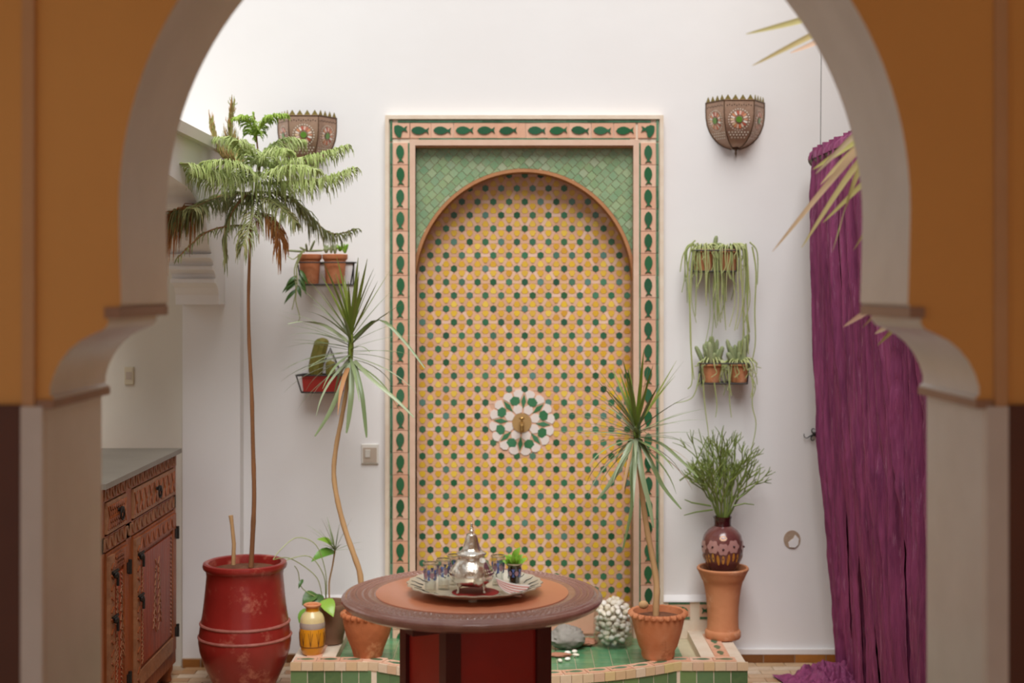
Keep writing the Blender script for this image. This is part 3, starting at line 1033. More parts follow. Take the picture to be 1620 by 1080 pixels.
def dracaena(loc, trunk_px, d, crown, label, potprof, potmat, wobf, nleaf, seed, trunk_r, long_down=None):
    random.seed(seed)
    g = thing('potted_dracaena', loc, label, 'plant')
    pot(g, loc, potprof, potmat, 'pot', 144, wobf)
    h = potprof[-3][1]
    rt = potprof[-1][0]
    soil_disc(g, (loc[0], loc[1], loc[2] + h - 0.022), rt + 0.002)
    pts = spline([W(x, y, d) for x, y in trunk_px], 4)
    rs = [trunk_r * (1 - 0.35 * i / (len(pts) - 1)) * (1 + 0.06 * math.sin(i * 2.1)) for i in range(len(pts))]
    t = MB(); t.tube(pts, rs, 10)
    t.build('trunk', 'cane', g, smooth=True)
    c = pts[-1]
    top = crown
    t = MB(); t.tube([c, c * .5 + top * .5, top + Vector((0, 0, .02))], [trunk_r * .8, trunk_r * .95, trunk_r * .4], 8)
    t.build('crown_stem', 'drac_up', g, smooth=True)
    ga = 2.39996
    for i in range(nleaf):
        f = i / nleaf                      # 0 oldest (low), 1 youngest (top)
        b = c + (top - c) * (f * 1.1)
        ang = i * ga + rnd(-.25, .25)
        # leaves pointing straight at the wall are turned along it
        if math.sin(ang) > 0.6: ang += 0.9
        elev = -0.55 + f * 1.95 + rnd(-.16, .16)
        ln = rnd(0.22, 0.32) * (1 - 0.12 * abs(f - .4))
        if f < 0.28:
            m = 'drac' if rnd(0, 1) > 0.14 else 'drac_dead'
            dr = rnd(.6, 1.1)
            wd = rnd(.0065, .0095)
        elif f < 0.7:
            m = 'drac'; dr = rnd(.15, .7); wd = rnd(.0045, .007)
        else:
            m = 'drac_up'; dr = rnd(0, .25); wd = rnd(.0065, .009)
        ln = min(ln, 0.9)
        make_leaf(g, b, ang, elev, ln, wd, dr, m)
    if long_down:
        for pxs, m, wd in long_down:
            pts = spline([W(x, y, dd_) for x, y, dd_ in pxs], 4)
            kk = len(pts)
            t = MB(); t.blade(pts, [wd * (1 - (i / kk) ** 2.5) + .0008 for i in range(kk)], (1, 0.2, 0), .3)
            t.build('leaf', m, g, smooth=True, ang=80)
    return g


# left dracaena in scalloped pot
dL = 5.33
lp = W(582, 460, dL); lp = (lp.x, dL, PZ)
prL = [(0.02, 0), (0.054, 0), (0.056, 0.01), (0.062, 0.03), (0.082, 0.08), (0.0925, 0.125), (0.093, 0.142), (0.099, 0.150), (0.1, 0.158), (0.095, 0.165), (0.084, 0.163), (0.08, 0.145), (0.078, 0.13)]
dracaena(lp, [(572, 955), (570, 910), (560, 878), (546, 838), (534, 792), (528, 748), (532, 705), (540, 664), (548, 618), (554, 575)], dL, W(556, 520, dL - .01),
         'tall dracaena with thin bent cane in a scalloped pot, left of the round table', prL, 'terra2', scallop(.0045, 24, (7, 8, 9)), 62, 11, 0.0115,
         [([(552, 575, 5.3), (540, 610, 5.25), (520, 655, 5.22), (498, 690, 5.2)], 'drac', .009), ([(556, 573, 5.3), (556, 620, 5.24), (552, 660, 5.22), (548, 685, 5.21)], 'drac', .010),
          ([(560, 573, 5.3), (572, 620, 5.24), (578, 670, 5.22), (580, 692, 5.21)], 'drac', .008), ([(561, 570, 5.3), (590, 600, 5.24), (625, 630, 5.2), (655, 660, 5.18)], 'drac', .008),
          ([(560, 535, 5.3), (600, 505, 5.28), (640, 540, 5.24), (672, 582, 5.2)], 'drac', .007), ([(550, 540, 5.3), (515, 515, 5.28), (480, 508, 5.25), (455, 512, 5.22)], 'drac', .005)])
# right dracaena
dR = 5.30
rp_ = W(1041, 460, dR); rp_ = (rp_.x, dR, PZ)
prR = [(0.02, 0), (0.057, 0), (0.062, 0.012), (0.063, 0.03), (0.072, 0.045), (0.088, 0.10), (0.098, 0.145), (0.1, 0.155), (0.107, 0.160), (0.108, 0.168), (0.103, 0.175), (0.093, 0.173), (0.088, 0.150), (0.086, 0.14)]
dracaena(rp_, [(1037, 985), (1038, 958), (1039, 925), (1033, 885), (1025, 845), (1018, 800), (1013, 755), (1009, 720), (1007, 700)], dR, W(1007, 672, dR - .01),
         'dracaena with pale cane in a scalloped terracotta pot at the front right of the basin', prR, 'terra', scallop(.005, 24, (8, 9, 10)), 60, 23, 0.013,
         [([(1005, 695, 5.28), (1000, 740, 5.22), (1000, 800, 5.2), (985, 870, 5.19)], 'drac', .009), ([(1000, 694, 5.28), (985, 730, 5.22), (965, 765, 5.2), (945, 790, 5.19)], 'drac', .010),
          ([(1012, 694, 5.28), (1030, 730, 5.22), (1050, 770, 5.2), (1078, 805, 5.18)], 'drac', .009), ([(1012, 690, 5.28), (1045, 700, 5.23), (1080, 730, 5.2), (1105, 755, 5.18)], 'drac', .007),
          ([(1009, 697, 5.28), (1016, 750, 5.22), (1028, 800, 5.2), (1034, 835, 5.19)], 'drac', .010), ([(1003, 696, 5.28), (994, 735, 5.22), (986, 775, 5.2)], 'drac_dead', .006)])
# broken shard lying in the right pot
t = MB(); c = W(1018, 958, dR - .02)
t.ball(c + Vector((0, 0, .004)), (.019, .012, .016), 9, 6)
t.build('potsherd', 'cane', None, smooth=True, label='pale clay shard lying on the soil of the right scalloped pot', cat='shard')

# big red pot with the pine
dP = 5.30
pc = W(387.5, 460, dP); pc = (pc.x, dP, 0.0)
pine = thing('potted_norfolk_pine', pc, 'tall slender pine with feathery branches in a big dark red glazed pot', 'plant')
prP = [(0.02, 0), (0.098, 0), (0.105, 0.015), (0.120, 0.05), (0.148, 0.11), (0.166, 0.165), (0.171, 0.20), (0.170, 0.215), (0.167, 0.24), (0.164, 0.262), (0.161, 0.275), (0.155, 0.31), (0.149, 0.36),
       (0.143, 0.42), (0.141, 0.445), (0.144, 0.462), (0.153, 0.470), (0.1555, 0.480), (0.153, 0.490), (0.145, 0.493), (0.134, 0.490), (0.130, 0.475), (0.128, 0.45)]
pp = pot(pine, pc, prP, 'redpot', 'pot', 56)
for zz, rr in ((0.219, 0.1695), (0.268, 0.1630)):
    t = MB(); t.lathe([(rr - .004, zz - .007), (rr + .003, zz - .004), (rr + .005, zz), (rr + .003, zz + .004), (rr - .004, zz + .007)], pc, 56, lambda i, j, a, r, z: r + .0008 * math.sin(9 * a))
    t.build('ridge', 'redpot_worn', pp, smooth=True)
soil_disc(pine, (pc[0], pc[1], 0.462), 0.131)
tp_ = spline([W(x, y, dP) for x, y in [(397, 897), (400, 840), (402, 780), (400, 700), (398, 620), (394, 540), (393, 470), (395, 400), (397, 350), (403, 305), (410, 268), (407, 230), (402, 184)]], 4)
kk = len(tp_)
t = MB(); t.tube(tp_, [0.0095 * (1 - 0.72 * i / (kk - 1)) * (1.12 if i % 5 == 0 else 1) for i in range(kk)], 9)
t.build('trunk', 'trunk', pine, smooth=True, ang=60)
t = MB(); sp_ = [W(369, 893, dP - .06), W(370, 860, dP - .06), W(367, 830, dP - .06), W(365, 815, dP - .06)]
t.tube(sp_, [.008, .0075, .007, .0085], 9)
t.build('cut_stump', 'cane', pine, smooth=True)


def pine_branch(pts_px, needle, wood, l0, l1, dens, droop=1.0, spread=1.0, r0=.0042, fuzz=0.0016):
    pts = spline([W(x, y, d) for x, y, d in pts_px], 8)
    kk = len(pts)
    t = MB(); t.tube(pts, [r0 * (1 - .75 * i / (kk - 1)) + .0008 for i in range(kk)], 6)
    br = t.build('branch', wood, pine, smooth=True)
    t = MB()
    tot = sum((pts[i + 1] - pts[i]).length for i in range(kk - 1))
    nn = max(6, int(tot * dens))
    for i in range(nn):
        f = (i + .5) / nn
        q = f * (kk - 1)
        i0 = int(q)
        p = pts[i0].lerp(pts[min(i0 + 1, kk - 1)], q - i0)
        tg = (pts[min(i0 + 1, kk - 1)] - pts[i0 if i0 < kk - 1 else i0 - 1]).normalized()
        sd = tg.cross(Vector((0, 0, 1)))
        sd = sd.normalized() if sd.length > .2 else Vector((0, -1, 0))
        L_ = (l0 + (l1 - l0) * f) * rnd(.7, 1.15)
        for s2 in (-1, 1):
            dr = (tg * rnd(.35, .75) + sd * s2 * spread * rnd(.5, 1.0) + Vector((0, 0, rnd(-.15, .25)))).normalized()
            dn = Vector((0, 0, -1)) * droop * rnd(.6, 1.2)
            a = p
            b = p + dr * L_ * .45 + dn * L_ * .05
            c = p + dr * L_ * .72 + dn * L_ * .45
            e = p + dr * L_ * .78 + dn * L_ * .85
            t.tube([a, b, c, e], [fuzz * .8, fuzz * 1.25, fuzz * 1.1, fuzz * .35], 4, cap=False)
            if rnd(0, 1) < .45:
                dr2 = (dr + Vector((rnd(-.5, .5), rnd(-.5, .5), rnd(-.5, .1)))).normalized()
                c2 = b + dr2 * L_ * .3 + dn * L_ * .25
                t.tube([b, c2, c2 + dn * L_ * .3], [fuzz, fuzz, fuzz * .3], 4, cap=False)
    t.build('needles', needle, br)


random.seed(5)
B = pine_branch
D = dP
B([(411, 262, D), (455, 254, D - .05), (505, 243, D - .08), (547, 230, D - .1)], 'needle', 'needle', .12, .05, 220, .9)
B([(408, 290, D), (460, 287, D - .05), (510, 282, D - .1), (558, 266, D - .14)], 'needle', 'needle', .13, .05, 230, .9)
B([(403, 304, D), (440, 306, D + .05), (473, 322, D + .08), (500, 352, D + .1), (528, 370, D + .1), (563, 362, D + .08)], 'needle_old', 'trunk', .13, .04, 170)
B([(408, 285, D), (365, 276, D - .12), (325, 268, D - .26), (291, 258, D - .40)], 'needle', 'needle', .13, .06, 230, .9)
B([(396, 305, D), (362, 306, D + .03), (330, 318, D - .12), (302, 330, D - .30)], 'needle_old', 'trunk', .11, .05, 180)
B([(394, 357, D), (360, 358, D - .1), (322, 370, D - .2), (281, 408, D - .26)], 'needle_old', 'trunk', .05, .03, 60)
B([(405, 335, D), (428, 348, D - .05), (441, 368, D - .07), (442, 400, D - .08)], 'needle_dead', 'needle_dead', .085, .045, 300, 1.2, .6)
B([(404, 215, D), (418, 192, D - .02), (432, 182, D - .04), (452, 181, D - .05)], 'needle_new', 'needle_new', .06, .03, 300, .7, 1, .0042, .002)
B([(404, 215, D), (396, 196, D - .05), (388, 184, D - .08), (372, 186, D - .1)], 'needle_new', 'needle_new', .06, .03, 300, .6, 1, .0042, .002)
B([(405, 225, D), (403, 200, D), (401, 179, D)], 'needle_new', 'needle_new', .05, .02, 400, .5, 1, .0042, .002)
B([(408, 255, D), (388, 232, D - .02), (368, 220, D - .03), (345, 218, D - .04)], 'needle', 'needle_new', .12, .04, 260, .8)
B([(408, 250, D), (432, 228, D + .03), (455, 220, D + .05), (478, 222, D + .06)], 'needle', 'needle_new', .12, .04, 240, .9)
B([(409, 262, D), (398, 240, D - .12), (386, 226, D - .18), (376, 222, D - .22)], 'needle', 'needle_new', .09, .04, 240, .8)
B([(409, 262, D), (424, 244, D - .12), (440, 236, D - .18), (455, 238, D - .22)], 'needle', 'needle_new', .09, .04, 240, .8)
B([(372, 262, D + .1), (350, 244, D + .1), (340, 222, D + .1), (335, 198, D + .1)], 'needle_dry', 'needle', .08, .05, 420, -.6, .8)
B([(380, 268, D + .08), (368, 235, D + .1), (365, 205, D + .1), (368, 172, D + .1)], 'needle_dry', 'needle', .08, .05, 420, -.6, .75)
B([(398, 302, D), (374, 326, D - .08), (358, 362, D - .1), (357, 405, D - .1)], 'needle_old', 'trunk', .06, .05, 150, 1.1, .6)
B([(398, 310, D), (400, 335, D - .12), (392, 365, D - .18), (384, 388, D - .2)], 'needle_old', 'needle_old', .08, .05, 120, 1.1, .8)
B([(404, 310, D), (430, 318, D - .12), (452, 335, D - .18), (468, 352, D - .2)], 'needle_old', 'needle_old', .09, .04, 140, 1.0)
B([(407, 280, D), (440, 268, D - .18), (470, 262, D - .26), (498, 268, D - .3)], 'needle', 'needle', .10, .05, 180, .9)
B([(407, 280, D), (380, 262, D - .18), (352, 254, D - .26), (325, 256, D - .3)], 'needle', 'needle', .10, .05, 180, .9)
B([(318, 322, D - .10), (305, 327, D - .14), (292, 332, D - .16), (278, 338, D - .18)], 'needle_dead', 'needle_old', .10, .16, 420, 1.6, .3)
B([(322, 326, D - .1), (305, 330, D - .15), (280, 334, D - .2)], 'needle_old', 'needle_old', .07, .08, 420, 1.4, .5)

# ------------------------------------------------------------------ small leafy plant in a dusty pot and the yellow vase
random.seed(31)
sd_ = 5.53
sc = W(523, 460, sd_); sc = (sc.x, sd_, PZ)
small = thing('potted_leafy_plant', sc, 'dusty brown pot with a small leafy plant and long drooping stems behind the yellow vase', 'plant')
pot(small, sc, [(0.02, 0), (0.048, 0), (0.052, .03), (0.054, .033), (0.058, .06), (0.060, .065), (0.068, .11), (0.074, .135), (0.078, .15), (0.076, .157), (0.068, .155), (0.064, .14)], 'greypot', 'pot', 32)
soil_disc(small, (sc[0], sc[1], PZ + .142), .066)
stem = spline([W(521, 945, sd_), W(521, 920, sd_), W(526, 895, sd_ - .02), W(530, 870, sd_ - .03)], 4)
t = MB(); t.tube(stem, .0035, 6); t.build('stem', 'cane', small, smooth=True)
for i in range(16):
    a = i * 2.4
    if math.sin(a) > .5: a += 1.2
    make_leaf(small, stem[-1], a, rnd(.1, 1.4), rnd(.10, .16), .003, rnd(.1, .7), 'drac', 'leaf')


def broad_leaf(parent, p0, p1, wid, m, nrm, cup=.15, name='leaf'):
    p0, p1 = Vector(p0), Vector(p1)
    ax = p1 - p0
    sd = ax.cross(Vector(nrm)).normalized()
    up = sd.cross(ax).normalized()
    prof_ = [(0, .02), (.12, .6), (.28, .95), (.45, 1.0), (.62, .85), (.8, .5), (.93, .2), (1, .02)]
    pts = [p0 + ax * f + up * (-cup * ax.length * (2 * f - 1) ** 2) for f, _ in prof_]
    t = MB(); t.blade(pts, [wid * q for _, q in prof_], sd, .3)
    return t.build(name, m, parent, smooth=True, ang=80)


broad_leaf(small, W(531, 868, sd_ - .03), W(492, 884, sd_ - .08), .024, 'leaf_bright', (0, -.7, 1))
broad_leaf(small, W(529, 862, sd_ - .03), W(504, 850, sd_ - .07), .018, 'leaf_bright', (0, -.7, 1))
broad_leaf(small, W(512, 945, 5.46), W(527, 972, 5.40), .028, 'leaf_bright', (.2, -1, .7))
broad_leaf(small, W(500, 936, 5.50), W(478, 955, 5.46), .026, 'leaf_dark', (-.2, -1, .6))
broad_leaf(small, W(505, 937, 5.50), W(497, 965, 5.45), .026, 'leaf_dark', (0, -1, .4))
broad_leaf(small, W(484, 960, 5.47), W(474, 990, 5.44), .020, 'leaf_bright', (-.5, -1, .4))
for px in ([(515, 945, 5.5), (512, 910, 5.46), (490, 880, 5.42), (455, 885, 5.36), (438, 895, 5.3), (436, 905, 5.28)],
           [(516, 945, 5.5), (515, 905, 5.46), (500, 862, 5.42), (470, 850, 5.38), (445, 868, 5.34), (432, 885, 5.32)],
           [(510, 945, 5.5), (502, 915, 5.46), (480, 895, 5.42), (455, 882, 5.36), (432, 885, 5.3)],
           [(508, 948, 5.5), (478, 930, 5.46), (472, 905, 5.44), (466, 895, 5.42)]):
    t = MB(); t.tube(spline([W(*p) for p in px], 5), .0018, 5)
    t.build('trailing_stem', 'trail', small, smooth=True)
broad_leaf(small, W(440, 903, 5.28), W(430, 933, 5.25), .011, 'leaf_bright', (-.2, -1, .3))
broad_leaf(small, W(479, 915, 5.44), W(472, 930, 5.42), .008, 'leaf_dark', (-.2, -1, .3))

yv = W(493, 460, 5.34); yv = (yv.x, 5.36, PZ)
vase = thing('painted_vase', yv, 'small yellow painted vase with a cream shoulder on the left end of the basin rim', 'vase')
yp = [(0.01, 0), (0.036, 0), (0.040, .008), (0.046, .03), (0.049, .06), (0.0485, .085), (0.0465, .10)]
pot(vase, yv, yp, 'vase_yellow', 'belly', 32)
pot(vase, yv, [(0.0470, .098), (0.0482, .105), (0.047, .118), (0.0465, .12)], 'vase_mauve', 'band', 32)
pot(vase, yv, [(0.0466, .119), (0.045, .133), (0.038, .148), (0.028, .157), (0.026, .160)], 'vase_cream', 'shoulder', 32)
pot(vase, yv, [(0.026, .159), (0.0245, .168), (0.025, .175)], 'vase_yellow', 'neck', 28)
pot(vase, yv, [(0.025, .174), (0.033, .180), (0.034, .184), (0.030, .187), (0.022, .184), (0.020, .17)], 'terra3', 'lip', 28)
t = MB()
for i in range(10):
    a = 2 * math.pi * i / 10 - math.pi / 2
    for da, z0, z1 in ((0, .034, .094), (-.16, .034, .085), (.16, .034, .085)):
        ptsl = []
        for f in (0, .5, 1):
            z = z0 + (z1 - z0) * f
            rr = .0495 if .05 < z < .09 else (.0475 if z < .05 else .0478)
            aa = a + da * f
            ptsl.append((yv[0] + rr * math.cos(aa), yv[1] + rr * math.sin(aa), PZ + z))
        t.tube(ptsl, .0008, 4)
for z, rr in ((.032, .0465), (.030, .0462)):
    t.lathe([(rr - .001, z - .001), (rr + .0009, z), (rr - .001, z + .001)], yv, 32)
t.build('painted_lines', 'vase_line', vase)

# ------------------------------------------------------------------ terracotta pedestal, brown vase with pencil cactus
pdz = 5.605
pd_ = W(1143.5, 460, pdz); pdl = (pd_.x, pdz, PZ)
ped = thing('terracotta_pedestal', pdl, 'tall waisted terracotta planter used as a pedestal on the right end of the basin', 'planter')
pot(ped, pdl, [(0.02, 0), (0.066, 0), (0.070, .006), (0.0705, .022), (0.068, .030), (0.063, .034), (0.061, .05), (0.0605, .08), (0.062, .12), (0.066, .16), (0.072, .20), (0.079, .225),
               (0.082, .228), (0.089, .245), (0.097, .262), (0.101, .268), (0.102, .274), (0.099, .279), (0.092, .277), (0.086, .258), (0.082, .25)], 'terra3', 'body', 44)
soil_disc(ped, (pdl[0], pdl[1], PZ + .256), .084)
vz = PZ + .262
vl = (W(1143, 0, pdz).x, pdz, vz)
pv = thing('pencil_cactus_vase', vl, 'dark brown painted vase holding a bushy green pencil cactus, set in the terracotta pedestal', 'plant')
vprof = [(0.01, 0), (0.045, 0), (0.052, .006), (0.066, .03), (0.077, .06), (0.081, .09), (0.080, .115), (0.073, .142), (0.058, .162), (0.040, .174), (0.0345, .178)]
vb = pot(pv, vl, vprof, 'vase_brown', 'vase', 40)
pot(pv, vl, [(0.0348, .177), (0.033, .186), (0.034, .205), (0.0365, .211), (0.0365, .215), (0.031, .215), (0.028, .20)], 'vase_dark', 'neck', 32)


def vrad(z):
    for (r0, z0), (r1, z1) in zip(vprof[2:], vprof[3:]):
        if z0 <= z <= z1: return r0 + (r1 - r0) * (z - z0) / (z1 - z0)
    return .05


def on_vase(a, z, off):
    r_ = vrad(z) + off
    return (vl[0] + r_ * math.cos(a), vl[1] + r_ * math.sin(a), vz + z)


tf, to_ = MB(), MB()
for i, (a, z, s2) in enumerate([(-2.2, .105, 1), (-1.15, .108, 1), (-1.68, .098, .9), (-.3, .1, 1), (-2.9, .1, 1)]):
    m_ = tf
    nn = 12
    ctr = on_vase(a, z, .0022)
    edge = [on_vase(a + .31 * s2 * math.cos(q_) * (1 + .12 * math.cos(6 * q_)), z + .025 * s2 * math.sin(q_) * (1 + .12 * math.cos(6 * q_)), .0015) for q_ in [2 * math.pi * k_ / 24 for k_ in range(24)]]
    m_.add([ctr] + edge, [(0, k_ + 1, (k_ + 1) % 24 + 1) for k_ in range(24)])
    t = MB(); t.ball(on_vase(a, z, .0022), (.005, .003, .005), 8, 5); t.build('flower_centre', 'vase_dark', vb, smooth=True)
    for da in (-.25, 0.0, .25):
        zb_ = z - .042
        e2 = [on_vase(a + da + .07 * math.cos(q_), zb_ - abs(da) * .02 + .018 * math.sin(q_), .0012) for q_ in [2 * math.pi * k_ / 10 for k_ in range(10)]]
        to_.add(e2, [tuple(range(10))])
e2 = [on_vase(-1.68 + .2 * math.cos(q_), .14 + .010 * math.sin(q_), .0014) for q_ in [2 * math.pi * k_ / 10 for k_ in range(10)]]
to_.add(e2, [tuple(range(10))])
tf.build('painted_flowers', 'vase_flower', vb, smooth=True)
to_.build('painted_leaves', 'vase_ochre', vb, smooth=True)

random.seed(77)
tb = {}


def twig(t, p, d, ln, r, depth, maxd):
    e = p + d * ln
    mid = p.lerp(e, .5) + Vector((rnd(-.006, .006), rnd(-.004, .004), 0))
    e.y = min(e.y, DW - .015); mid.y = min(mid.y, DW - .015)
    t.tube([p, mid, e], [r, r * .92, r * (.8 if depth < maxd else .5)], 5)
    if depth >= maxd: return
    nn = random.choice((2, 2, 3))
    ph = rnd(0, 6.28)
    for i in range(nn):
        a = ph + i * 6.28 / nn
        s2 = rnd(.28, .55)
        o1 = d.orthogonal().normalized()
        o2 = d.cross(o1)
        nd = (d + (o1 * math.cos(a) + o2 * math.sin(a)) * s2 + Vector((0, 0, .10))).normalized()
        twig(t, e, nd, ln * rnd(.72, .95), r * .82, depth + 1, maxd)


base = Vector((vl[0], vl[1], vz + .20))
for i in range(12):
    a = 6.283 * i / 12 + .3
    s2 = 0.12 if i % 3 == 0 else rnd(.35, .75)
    d_ = Vector((math.cos(a) * s2, math.sin(a) * s2 * .8, 1)).normalized()
    t = MB()
    twig(t, base + Vector((math.cos(a) * .012, math.sin(a) * .012, 0)), d_, .094 if s2 < .2 else .074, .0046, 0, 4)
    t.build('stem', 'pencil', pv, smooth=True)
for px in ([(1165, 790), (1180, 780), (1194, 768)], [(1160, 800), (1178, 796), (1193, 798)], [(1125, 800), (1095, 795), (1083, 790)], [(1128, 806), (1100, 810), (1082, 815)], [(1120, 690), (1095, 745), (1075, 760)][::-1]):
    t = MB(); t.tube([W(x, y, pdz - .06) for x, y in px], [.0035, .003, .0018], 5)
    t.build('stem', 'pencil', pv, smooth=True)


# ------------------------------------------------------------------ wire racks and their pots
def rack(px0, px1, ytop, ybot, label, inset=5, hang=None):
    """wire basket: a top ring, a smaller bottom ring and uprights; back against the wall"""
    yb, yf = DW - .004, DW - .118
    dm = yf
    a0, a1 = W(px0, 0, dm).x, W(px1, 0, dm).x
    b0, b1 = W(px0 + inset, 0, dm).x, W(px1 - inset, 0, dm).x
    zt, zbt = W(0, ytop, dm).z, W(0, ybot, dm).z
    g = thing('wire_rack', ((a0 + a1) / 2, DW - .06, zbt), label, 'rack')
    r_ = .0032
    top = [(a0 + .02, yb, zt), (a0, yf + .03, zt), (a0 + .01, yf, zt), (a1 - .01, yf, zt), (a1, yf + .03, zt), (a1 - .02, yb, zt)]
    t = MB(); t.tube(top, r_, 6); t.tube([(a0 + .02, yb, zt), (a1 - .02, yb, zt)], r_, 6)
    t.build('top_ring', 'iron', g, smooth=True)
    t = MB(); t.tube([(b0, yb, zbt), (b0, yf + .015, zbt), (b1, yf + .015, zbt), (b1, yb, zbt), (b0, yb, zbt)], r_, 6)
    for f in (.33, .66):
        t.tube([(b0, yf + .015 + (yb - yf) * f, zbt), (b1, yf + .015 + (yb - yf) * f, zbt)], r_ * .8, 6)
    t.build('bottom_ring', 'iron', g, smooth=True)
    for xa, xb, ya, ybb in ((a0 + .005, b0, yf + .01, yf + .015), (a1 - .005, b1, yf + .01, yf + .015), (a0 + .02, b0, yb, yb), (a1 - .02, b1, yb, yb)):
        t = MB(); t.tube([(xa, ya, zt), (xb, ybb, zbt)], r_ * .9, 6)
        t.build('upright', 'iron', g, smooth=True)
    if hang:
        t = MB()
        hx, hz = W(hang[0], hang[1], DW).x, W(hang[0], hang[1], DW).z
        t.tube([(hx - .045, yb, zt), (hx, yb - .002, hz), (hx + .045, yb, zt)], r_ * .9, 6)
        t.build('hanger', 'iron', g, smooth=True)
    return zbt, yf + .055


def small_pot(px, zb_, y, rt, rb, h, label, m='terra', soil=True, name='potted_succulent'):
    c = W(px, 460, y); c = (c.x, y, zb_ + .0034)
    g = thing(name, c, label, 'plant')
    pot(g, c, flowerpot_prof(rb, rt, h, .008, .006, .012), m, 'pot', 28)
    soil_disc(g, (c[0], c[1], c[2] + h - .014), rt - .010)
    return g, Vector((c[0], c[1], c[2] + h))


def strand(g, pts, r=.0028, m='trail', name='trailing_stem'):
    pts = [Vector(p) for p in pts]
    for p in pts: p.y = min(p.y, DW - .008)
    t = MB(); s3 = spline(pts, 5)
    kk = len(s3)
    t.tube(s3, [r * (1 - .45 * i / kk) for i in range(kk)], 5)
    return t.build(name, m, g, smooth=True)


def finger(g, base, tip, r, m='cactus', name='cactus_stem'):
    base, tip = Vector(base), Vector(tip)
    ax = tip - base
    pts = [base + ax * f for f in (0, .2, .5, .8, .92, .98, 1)]
    t = MB(); t.tube(pts, [r * q_ for q_ in (.85, 1, 1.02, .95, .75, .45, .12)], 10)
    return t.build(name, m, g, smooth=True, ang=70)


def spill(g, c, n_, hmin, hmax, spread, seed, zcap=None):
    """stems that arch over the rim and hang"""
    random.seed(seed)
    for i in range(n_):
        a = rnd(-math.pi, 0.25) if i % 6 else rnd(0, 3)
        rr = spread * rnd(.8, 1.25)
        dx, dy = math.cos(a) * rr, math.sin(a) * rr * .9
        h_ = hmin + (hmax - hmin) * rnd(0, 1) ** 1.6
        w1, w2 = rnd(-.012, .012), rnd(-.016, .016)
        pts = [c + Vector((dx * .2, dy * .2, -.012)), c + Vector((dx * .6, dy * .6, rnd(.008, .024))), c + Vector((dx * 1.02, dy * 1.02, .0)), c + Vector((dx * 1.1 + w1 * .3, dy * 1.08, -h_ * .35)),
               c + Vector((dx * 1.1 + w1, dy * 1.08, -h_ * .7)), c + Vector((dx * 1.1 + w2, dy * 1.05, -h_))]
        strand(g, pts, rnd(.0022, .0036))


# right upper
zb_, yy = rack(1094, 1171, 396, 429, 'upper wire rack on the wall right of the fountain')
g1, c1 = small_pot(1113, zb_, yy, .047, .034, .085, 'terracotta pot with trailing stems, left one in the upper right rack', 'terra3')
g2, c2 = small_pot(1152, zb_, yy, .047, .034, .085, 'terracotta pot with trailing stems, right one in the upper right rack', 'terra3')
spill(g1, c1, 38, .03, .36, .060, 3)
spill(g2, c2, 44, .03, .40, .060, 4)
finger(g1, c1 + Vector((.04, 0, -.01)), c1 + Vector((.052, 0, .055)), .009)
for px in ([(1095, 385), (1088, 430), (1092, 500), (1094, 560), (1098, 600)], [(1098, 388), (1092, 450), (1092, 530), (1095, 600), (1088, 615)], [(1100, 380), (1082, 400), (1076, 430)],
           [(1104, 384), (1102, 440), (1100, 500)], [(1135, 400), (1136, 470), (1140, 510)]):
    strand(g1, [W(x, y, yy - .05 + i * .004) for i, (x, y) in enumerate(px)], .0034)
for px in ([(1190, 390), (1196, 430), (1194, 490), (1195, 540), (1190, 570)], [(1180, 385), (1184, 440), (1182, 500), (1184, 560)], [(1170, 385), (1174, 450), (1176, 520), (1172, 560)],
           [(1186, 383), (1198, 400), (1198, 450)]):
    strand(g2, [W(x, y, yy - .045 + i * .004) for i, (x, y) in enumerate(px)], .0036)
# right lower
zb_, yy = rack(1106, 1188, 575, 607, 'lower wire rack on the wall above the pencil cactus')
g1, c1 = small_pot(1126, zb_, yy, .044, .032, .078, 'terracotta pot with stubby grey cactus fingers, left in the lower right rack', 'terra3', name='potted_cactus')
g2, c2 = small_pot(1170, zb_, yy, .044, .032, .078, 'terracotta pot with grey cactus fingers and pale runners, right in the lower right rack', 'terra3', name='potted_cactus')
random.seed(9)
for g, c, nn in ((g1, c1, 17), (g2, c2, 14)):
    for i in range(nn):
        a = i * 2.4
        rr = rnd(.004, .032)
        b = c + Vector((math.cos(a) * rr, math.sin(a) * rr, -.012))
        finger(g, b, b + Vector((math.cos(a) * rr * .9 + rnd(-.015, .015), math.sin(a) * rr * .5 - .005, rnd(.05, .125))), rnd(.008, .0115))
spill(g1, c1, 16, .01, .10, .056, 5)
spill(g2, c2, 22, .02, .15, .056, 6)
for px in ([(1107, 590), (1100, 620), (1090, 632), (1066, 638)], [(1112, 600), (1115, 640), (1120, 680), (1122, 700)], [(1130, 605), (1134, 640), (1132, 660)]):
    strand(g1, [W(x, y, yy - .05) for x, y in px], .0026)
for px in ([(1155, 600), (1154, 630), (1157, 660)], [(1192, 600), (1190, 640), (1196, 670), (1190, 705), (1184, 712)], [(1185, 590), (1195, 610), (1190, 630)]):
    strand(g2, [W(x, y, yy - .04) for x, y in px], .0026)
